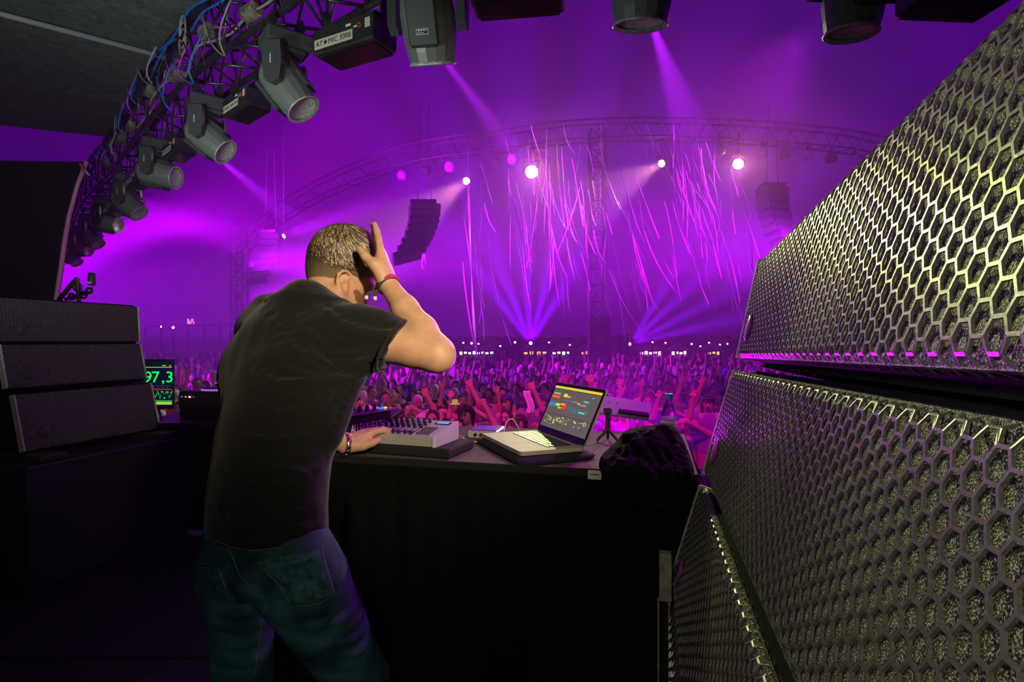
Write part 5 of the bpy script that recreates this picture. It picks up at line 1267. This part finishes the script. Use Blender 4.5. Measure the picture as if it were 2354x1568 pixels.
for i in range(len(AC)-1):
    for a, b in ((0, 2), (1, 3), (0, 1)):
        pa, pb = (a, b) if i % 2 else (b, a); MB().tube([AC[i]+offs[pa]-org, AC[i+1]+offs[pb]-org], .018, 4).build('brace', M_rig, rg_)
def mast(px, d, top_py, w, label, group='lattice masts standing in the field'):
    base = P(px, 784, d); base.z = GZ; H_ = P(px, top_py, d).z-GZ; t = empty('lattice_mast', base, label, 'mast', group); q = w/2
    for sx in (-1, 1):
        for sy in (-1, 1): MB().tube([(sx*q, sy*q, 0), (sx*q, sy*q, H_)], .045, 6).build('chord', M_rig, t)
    n_ = max(6, int(H_/(w*1.15)))
    bm1 = MB().tube([(-q, 0, 0), (q, 0, w*1.15)], .022, 4).mesh('brace', M_rig); bm2 = MB().tube([(q, 0, 0), (-q, 0, w*1.15)], .022, 4).mesh('brace', M_rig); bm3 = MB().tube([(-q, 0, 0), (q, 0, 0)], .025, 4).mesh('strut', M_rig)
    for k in range(n_):
        z = k*H_/n_
        for y in (-q, q):
            for me_ in (bm1, bm2): o = link('brace', me_, t); o.location = (0, y, z)
            o = link('strut', bm3, t); o.location = (0, y, z)
        for x in (-q, q):
            o = link('brace', [bm1, bm2][k % 2], t); o.rotation_euler.z = R(90); o.location = (x, 0, z)
    MB().box((0, 0, .12), (w*1.8, w*1.8, .24), bev=.03).build('base_plate', M_rig, t)
    return t
mm = mast(1372, 24, 300, .62, 'tall dark lattice mast rising in the middle of the crowd')
MB().box((0, -.5, P(1372, 752, 24).z-GZ), (.85, .4, .9), bev=.04).build('equipment_box', M_rig, mm)
MB().box((0, -.42, 1.3), (.9, .3, 2.6), bev=.04).build('cover_sheet', M_black, mm)
mast(1432, 33, 770, .5, 'shorter lattice mast with a pink lit lamp just right of the tall mast')
mast(550, 30, 520, .62, 'lattice mast lit magenta left of the performer')
mast(2255, 28, 430, .7, 'lattice mast hidden behind the tall loudspeakers')
# ---- hanging loudspeaker arrays
def line_array(px, d, y0, y1, wpx, lean, n_, label):
    t = empty('hanging_speaker_array', P(px, y0, d), label, 'speaker array', 'loudspeaker arrays hung over the crowd'); s_ = d/1300
    for k in range(n_):
        u = k/(n_-1); x = lean*u*u*s_*1.0; z = -(y1-y0)*s_*u; b = MB(); hgt = (y1-y0)*s_/n_*1.02; w = wpx*s_
        b.prism([(-w/2, -.3, -hgt*.5), (w/2, -.3, -hgt*.5), (w/2, -.3, hgt*.46), (-w/2, -.3, hgt*.46)], (0, 0, 0), (0, .6, 0))
        o = b.build('array_cabinet', M_rig, t); o.location = (x, -.12*u*u, z); o.rotation_euler = (R(-16*u), R(lean*.45*u), R(18))
        MB().box((0, -.31, 0), (w*.9, .01, hgt*.7)).build('cabinet_grille', M_black, o)
    MB().box((0, 0, (y1-y0)*s_/n_*.8), (wpx*s_*.9, .5, .10)).build('fly_frame', M_rig, t)
    for x in (-.2, .2): MB().tube([(x, 0, .1), (x*.6, 0, 3.0)], .010, 5).build('hanging_cable', M_rig, t)
    return t
line_array(976, 16.5, 478, 590, 66, -38, 8, 'dark curved speaker array hung just right of his raised hand')
line_array(622, 20, 545, 640, 40, -30, 7, 'dark curved speaker array hung left of his head')
line_array(1775, 19, 440, 570, 58, 30, 8, 'curved speaker array partly hidden by the tall loudspeakers')
# ---- bright lamps
def blinder(px, py, d, aim, pw, ang, label, s_=1.0, m_=None, col=WHT, grp='bright lamps hung on the rig', em=None):
    p = P(px, py, d); a = Vector(aim)-p; t = empty('rig_spotlight', p, label, 'stage lamp', grp); t.scale = (s_, s_, s_); T = rot_to(-a)
    b = MB(); b.lathe([(.10, .34), (.16, .30), (.18, .1), (.20, 0), (.215, -.04), (.195, -.045), (.175, .0)], n_=16, M=T); b.build('can', M_rig, t, True)
    MB().lathe([(0, -.005), (.175, -.005)], n_=16, M=T).build('lens', m_ or M_lens, t)
    MB().box((0, 0, .34), (.5, .08, .06), bev=.01).build('hanging_bracket', M_rig, t)
    if grp.startswith('bright'):
        zt_ = min(AC, key=lambda q: (q-p).length).z; MB().tube([(0, 0, .36), (0, 0, (zt_-p.z)/s_)] if zt_ > p.z else [(0, 0, .3), (0, 0, -(p.z-GZ)/s_)], .03, 6).build('drop_pole', M_rig, t)
    for x in (-.24, .24): MB().box((x, 0, .17), (.03, .08, .36)).build('bracket_arm', M_rig, t)
    if pw: spot(p+a.normalized()*.12*s_, aim, col, pw, ang, .5, .12, 'rig_lamp_light')
    return t
for (px_, py_, d_), tg_, pw_ in (((1222, 395, 25), (.7, 1.0, 1.5), 8000), ((1697, 377, 26), (.7, 1.0, 1.5), 8000)): a_ = P(px_, py_, d_); b_ = Vector(tg_); spot(a_+(b_-a_).normalized()*.3, b_, (1, .88, .34), pw_*1.25, 7, .8, .15, 'rig_narrow_beam')
blinder(1222, 395, 25, (.4, 6, 2.4), 420, 50, 'dazzling yellow-white lamp facing the stage, brightest of all', 1.5)
blinder(1697, 377, 26, (3.5, 6, 2.0), 300, 46, 'dazzling yellow-white lamp near the tall loudspeakers', 1.3)
blinder(1072, 416, 26, P(880, 560, 17), 9000, 15, 'white lamp whose pale beam slants down towards his hand', .9)
blinder(1521, 376, 27, P(1330, 480, 19), 8000, 15, 'white lamp whose pale beam slants down right of the central mast', .9)
M_vlow = mat('magenta_lens_lit', (1, .2, 1), .3, emit=60, ecol=(1, .15, 1))
blinder(652, 543, 20, P(900, 455, 18.5), 0, 10, 'magenta lamp sending a broad beam up behind his head', .45, M_vlow)
# fixtures along the rig
for k, px in enumerate((930, 990, 1040, 1150, 1185, 1215, 1240, 1660, 1735, 1790, 1850, 1910, 1960)):
    i = min(range(len(AC)), key=lambda j: abs(1177+1300*AC[j].x/AC[j].y-px)); p = AC[i]
    t = empty('rig_fixture', (p.x, p.y-.3, p.z-.95), ['small dark lamp under the arched truss', 'round lamp tinted magenta under the arched truss'][k % 2]+', '+['above the dark hanging array, first', 'above the dark hanging array, second', 'over the left pale beam', 'first left of the brightest lamp', 'next before the brightest lamp', 'right at the brightest lamp', 'just past the brightest lamp', 'left of the second dazzling lamp', 'just past the second dazzling lamp', 'over the half hidden array', 'third from the right end', 'second from the right end', 'at the right end'][k], 'stage lamp', 'small lamps under the arched truss')
    MB().lathe([(0, -.25), (.22, -.2), (.27, 0), (.2, .18), (0, .22)], n_=12).build('lamp_body', M_rig if k % 2 else mat('violet_tinted_can', (.5, .1, .6), .4), t, True); MB().box((0, 0, .3), (.12, .1, .3)).build('yoke', M_rig, t)
for px, py, d, lab in ((1220, 789, 44, 'pink lamp on the far platform under a fan of violet beams'), (1184, 787, 44, 'smaller pink lamp beside the fan of violet beams'), (1084, 789, 44, 'tiny pink lamp right of his elbow'), (1447, 791, 44, 'pink lamp beyond the central mast throwing rays to the right'), (1394, 811, 40, 'pink lamp at the foot of the central mast')):
    blinder(px, py, d, (.5, 6, 1.6), 0, 10, lab, .75 if px in (1220, 1447) else .5, M_pink_lamp, grp='pink lamps on the far platform')
# ---- far edge of the field: stalls, poles, dark hedge
M_stallcloth = mat('stall_canvas', (.5, .45, .5), .8); M_stall_lit = mat('stall_front_lit', (1, .75, .8), .5, emit=3.2, ecol=(1, .5, .75)); M_stall_or = mat('stall_orange_lit', (1, .4, .2), .5, emit=3, ecol=(1, .25, .12))
sw = ['just right of his elbow', 'second from his elbow', 'third from his elbow', 'under the fan of violet beams', 'left of the central mast', 'right of the central mast', 'midway to the tall loudspeakers', 'nearest the tall loudspeakers', 'the brightest in the row']
for k, (px, w, m_) in enumerate(((1085, 60, M_stall_lit), (1125, 22, M_stall_lit), (1215, 26, M_stall_or), (1245, 26, M_stall_or), (1290, 44, M_stall_lit), (1345, 20, M_stall_or), (1560, 36, M_pink_lamp), (1640, 30, M_stall_or), (1495, 52, M_pink_lamp))):
    d = 62; s_ = d/1300; t = empty('market_stall', (P(px, 784, d).x, d, GZ), f'small lit market stall on the far horizon, {sw[k]}', 'stall', 'lit market stalls on the horizon')
    ww = w*s_; zz = P(px, 812, d).z-GZ
    MB().box((0, .5, zz-.75), (ww, 1.2, 1.0)).build('counter_booth', M_stallcloth, t)
    nseg = max(2, int(w/9))
    for j in range(nseg): MB().box((-ww/2+(j+.5)*ww/nseg, -.15, zz+.0+(.05 if j % 2 else 0)), (ww/nseg*.62, .06, .22+.12*((j*7+k) % 3 == 0))).build('lit_panel', m_, t)
    MB().prism([(-ww/2-.2, -.4, zz+.35), (ww/2+.2, -.4, zz+.35), (0, -.4, zz+1.0)], (0, 0, 0), (0, 2, 0)).build('canopy', M_stallcloth, t)
    for x in (-ww/2, ww/2): MB().box((x, -.1, zz/2), (.08, .08, zz)).build('post', M_rig, t)
rp = random.Random(8); pxs = [1065, 1150, 1262, 1310, 1500, 1530, 1610, 1630, 1655, 1672, 1100, 1590]
for k, px in enumerate(pxs):
    d = 50; t = empty('light_pole', (P(px, 784, d).x, d, GZ), f'thin pole with a tiny lamp on the horizon, {["short","tall"][k%2]} one {side_word(px)}', 'lamp post', 'thin lamp poles on the horizon'); zt = P(px, rp.uniform(786, 796), d).z-GZ
    MB().tube([(0, 0, 0), (0, 0, zt)], .05, 5).build('pole', M_rig, t); MB().lathe([(0, zt-.07), (.075, zt-.05), (.075, zt+.05), (0, zt+.07)], n_=8).build('lamp_globe', M_pink_lamp, t)
hd_ = MB()
def hf(u, v): x = -90+180*u; return Vector((x, 92+3*v, GZ+(3.4+.3*noise.noise(Vector((x*.16, 0, 1)))+.5*noise.noise(Vector((x*.9, 4, 1))))*v))
hd_.grid(hf, 420, 4); o = hd_.build('distant_trees', mat('dark_foliage', (.012, .012, .012), .95), None, True); recentre(o, (0, 92, GZ)); sd = o.modifiers.new('t', 'SOLIDIFY'); sd.thickness = 3; tag(o, 'low dark tree line along the far edge of the field', 'trees', kind='stuff')
# second stage far left
fs2 = empty('far_stage', (P(430, 784, 42).x, 42, GZ), 'dark scaffold platform with small violet lamps at the far left', 'stage')
def L2(px, py, dy=0): p = P(px, py, 42)-Vector(fs2.location); p.y += dy; return p
MB().prism([L2(330, 752), L2(545, 747), L2(545, 744), L2(330, 749)], (0, 0, 0), (0, 1, 0)).build('top_rail', M_rig, fs2)
for px in (335, 372, 398, 432, 470, 505, 540): a = L2(px, 750); b = Vector((a.x, a.y, 0)); MB().tube([a, b], .10, 5).build('post', M_rig, fs2)
MB().box((L2(430, 800).x, 1.2, L2(430, 812).z/2), (6.8, 2, L2(430, 812).z)).build('platform', M_rig, fs2)
sgn = MB(); q = mat('pink_sign_lit', (1, .2, .7), .5, emit=1.2, ecol=(1, .15, .6))
for a, b in (((432, 745), (432, 733)), ((432, 733), (437, 745)), ((437, 745), (442, 733)), ((442, 733), (446, 745))): MB().tube([L2(*a), L2(*b)], .06, 5).build('sign_stroke', q, fs2)
blinder(398, 753, 41.5, P(450, 830, 36), 1600, 9, 'violet lamp at the far left throwing a narrow beam downwards', .45, M_vlow, (.5, .1, 1), 'lamps on the far left platform')
blinder(370, 751, 41.5, P(540, 745, 40), 0, 8, 'small violet lamp at the left end of the far platform', .35, M_vlow, (.5, .1, 1), 'lamps on the far left platform')
# small rigging cluster on the end of the stage, silhouetted
rc_ = empty('clamp_cluster', P(178, 668, 4.6), 'dark cluster of clamps and a small lamp silhouetted above the left loudspeakers', 'rigging')
def L3(px, py, dd=4.6): return P(px, py, dd)-Vector(rc_.location)
MB().tube([L3(135, 690), L3(160, 660), L3(178, 640)], .018, 6).build('arm', M_black, rc_); MB().tube([L3(178, 640), L3(182, 700)], .016, 6).build('arm', M_black, rc_); MB().tube([L3(150, 688), L3(205, 672)], .014, 6).build('arm', M_black, rc_)
for x, y, r_ in ((178, 660, .030), (192, 678, .026), (165, 682, .024), (205, 668, .022)): MB().tube([L3(x, y)+Vector((r_*math.cos(a), 0, r_*math.sin(a))) for a in (k*6.283/14 for k in range(14))], .010, 6, close=True).build('clamp_ring', M_black, rc_)
b = MB().lathe([(.02, -.05), (.03, -.04), (.026, .05), (0, .055)], n_=10).build('small_lamp', M_head, rc_, True); b.location = L3(211, 642); MB().box((0, -.004, -.03), (.03, .055, .014)).build('lamp_band', M_white, b)
# low beams leaving the last heads on the left
spot(P(150, 616, 9.5), P(420, 618, 9.6), MAG, 140, 6, .5, .02, 'low_left_beam'); spot(P(132, 645, 8), P(420, 646, 8.2), MAG, 120, 4, .5, .02, 'low_left_beam')

# ---- streamers
M_str = mat('magenta_paper', (.95, .20, .85), .5)
tn = M_str.node_tree; tb_ = tn.nodes.new('ShaderNodeBsdfTranslucent'); tb_.inputs['Color'].default_value = (.95, .30, .90, 1); mxs = tn.nodes.new('ShaderNodeMixShader'); mxs.inputs[0].default_value = .5
tn.links.new(tn.nodes['Principled BSDF'].outputs[0], mxs.inputs[1]); tn.links.new(tb_.outputs[0], mxs.inputs[2]); tn.links.new(mxs.outputs[0], tn.nodes['Material Output'].inputs['Surface'])
rs_ = random.Random(31); SM = []
for v in range(14):
    mb = MB(); n_ = 16; bend = rs_.uniform(-.12, .20); k1_ = rs_.uniform(1, 2.6); a1_ = rs_.uniform(.003, .016); tw = rs_.uniform(.5, 3.5)
    def sf(u, w):
        z = -w; x = bend*w*w+a1_*math.sin(k1_*w*2.5); y = .08*math.sin(w*3+v); a = w*tw; hw = .0115*(1-.5*abs(2*w-1)**4)
        return Vector((x+(u-.5)*2*hw*math.cos(a), y+(u-.5)*2*hw*math.sin(a), z))
    mb.grid(sf, 2, 22); SM.append(mb.mesh('streamer', M_str, True))
def streamer(px, py, d, Lpx, slant, lab, v=None, wmul=1.0):
    o = link('streamer', SM[v if v is not None else rs_.randrange(14)]); o.location = P(px, py, d); Lm = Lpx*d/1300
    o.scale = (Lm*wmul, Lm, Lm); o.rotation_euler = (0, -slant, 0)
    return tag(o, lab, 'streamer', 'paper streamers falling over the crowd')
LB = 'thin magenta paper streamer drifting down among many alike above the crowd'
cl_c = [(1190, 470, 60), (1260, 520, 60), (1330, 480, 70), (1420, 470, 60), (1560, 430, 60), (1600, 470, 50), (1640, 520, 60), (1230, 620, 60), (1440, 640, 60), (1680, 600, 50), (1290, 560, 90), (1500, 520, 90), (1100, 560, 50)]
for k in range(225):
    cx_, cy_, sp_ = rs_.choice(cl_c); px = rs_.gauss(cx_, sp_*.8); py = rs_.gauss(cy_-70, 70); py = max(285, min(620, py)); 
    if not 1060 < px < 1735: px = rs_.uniform(1080, 1700)
    d = rs_.uniform(9, 22); Lp = rs_.uniform(50, 190)*(1 if rs_.random() < .8 else 1.4); Lp = min(Lp, 800-py)
    zn = next(w for a_, w in ((1120, 'right of his elbow'), (1180, 'left of the brightest lamp'), (1270, 'under the brightest lamp'), (1350, 'left of the central mast'), (1430, 'just right of the central mast'), (1530, 'under the small white lamp'), (1620, 'midway to the tall loudspeakers'), (1800, 'nearest the tall loudspeakers')) if px < a_)
    LB = f'{"short" if Lp < 90 else "long" if Lp > 150 else "middling"} magenta paper streamer falling {"high up" if py < 400 else "low down" if py > 520 else "halfway up"}, {zn}'
    streamer(px, py, d, Lp, rs_.gauss(.10 if px < 1400 else .24, .10), LB, None, rs_.uniform(.6, 1.3)*110/Lp*(.9 if d > 15 else .7))
for px, py, Lp, sl, lab in ((1076, 420, 400, .02, 'longest magenta streamer, trailing down to the horizon right of his elbow'), (968, 470, 140, .05, 'streamer caught on the dark hanging array'), (985, 455, 165, -.12, 'second streamer draped over the dark hanging array'), (1000, 480, 120, -.25, 'third streamer draped over the dark hanging array'), (955, 560, 70, .3, 'short streamer at the lower tip of the dark hanging array')):
    streamer(px, py, 15 if px > 1010 else 22.5, Lp, sl, lab, 3, .7)

# ---- thin haze over the arena
hz = MB().box((0, 32.5, 14), (110, 60, 34)); ho = hz.build('haze', None) if False else link('haze', hz.mesh('haze', bpy.data.materials.new('violet_tinted_haze')))
m = ho.data.materials[0]; m.use_nodes = True; t = m.node_tree; t.nodes.remove(t.nodes['Principled BSDF'])
vs_ = t.nodes.new('ShaderNodeVolumeScatter'); vs_.inputs['Density'].default_value = .016; vs_.inputs['Anisotropy'].default_value = .42; vs_.inputs['Color'].default_value = (.9, .22, 1, 1)  # violet tint puts the lamps' colour into otherwise white haze
t.links.new(vs_.outputs[0], t.nodes['Material Output'].inputs['Volume']); recentre(ho, (0, 32.5, 14)); tag(ho, 'thin stage haze hanging over the whole crowd', 'haze', kind='stuff')
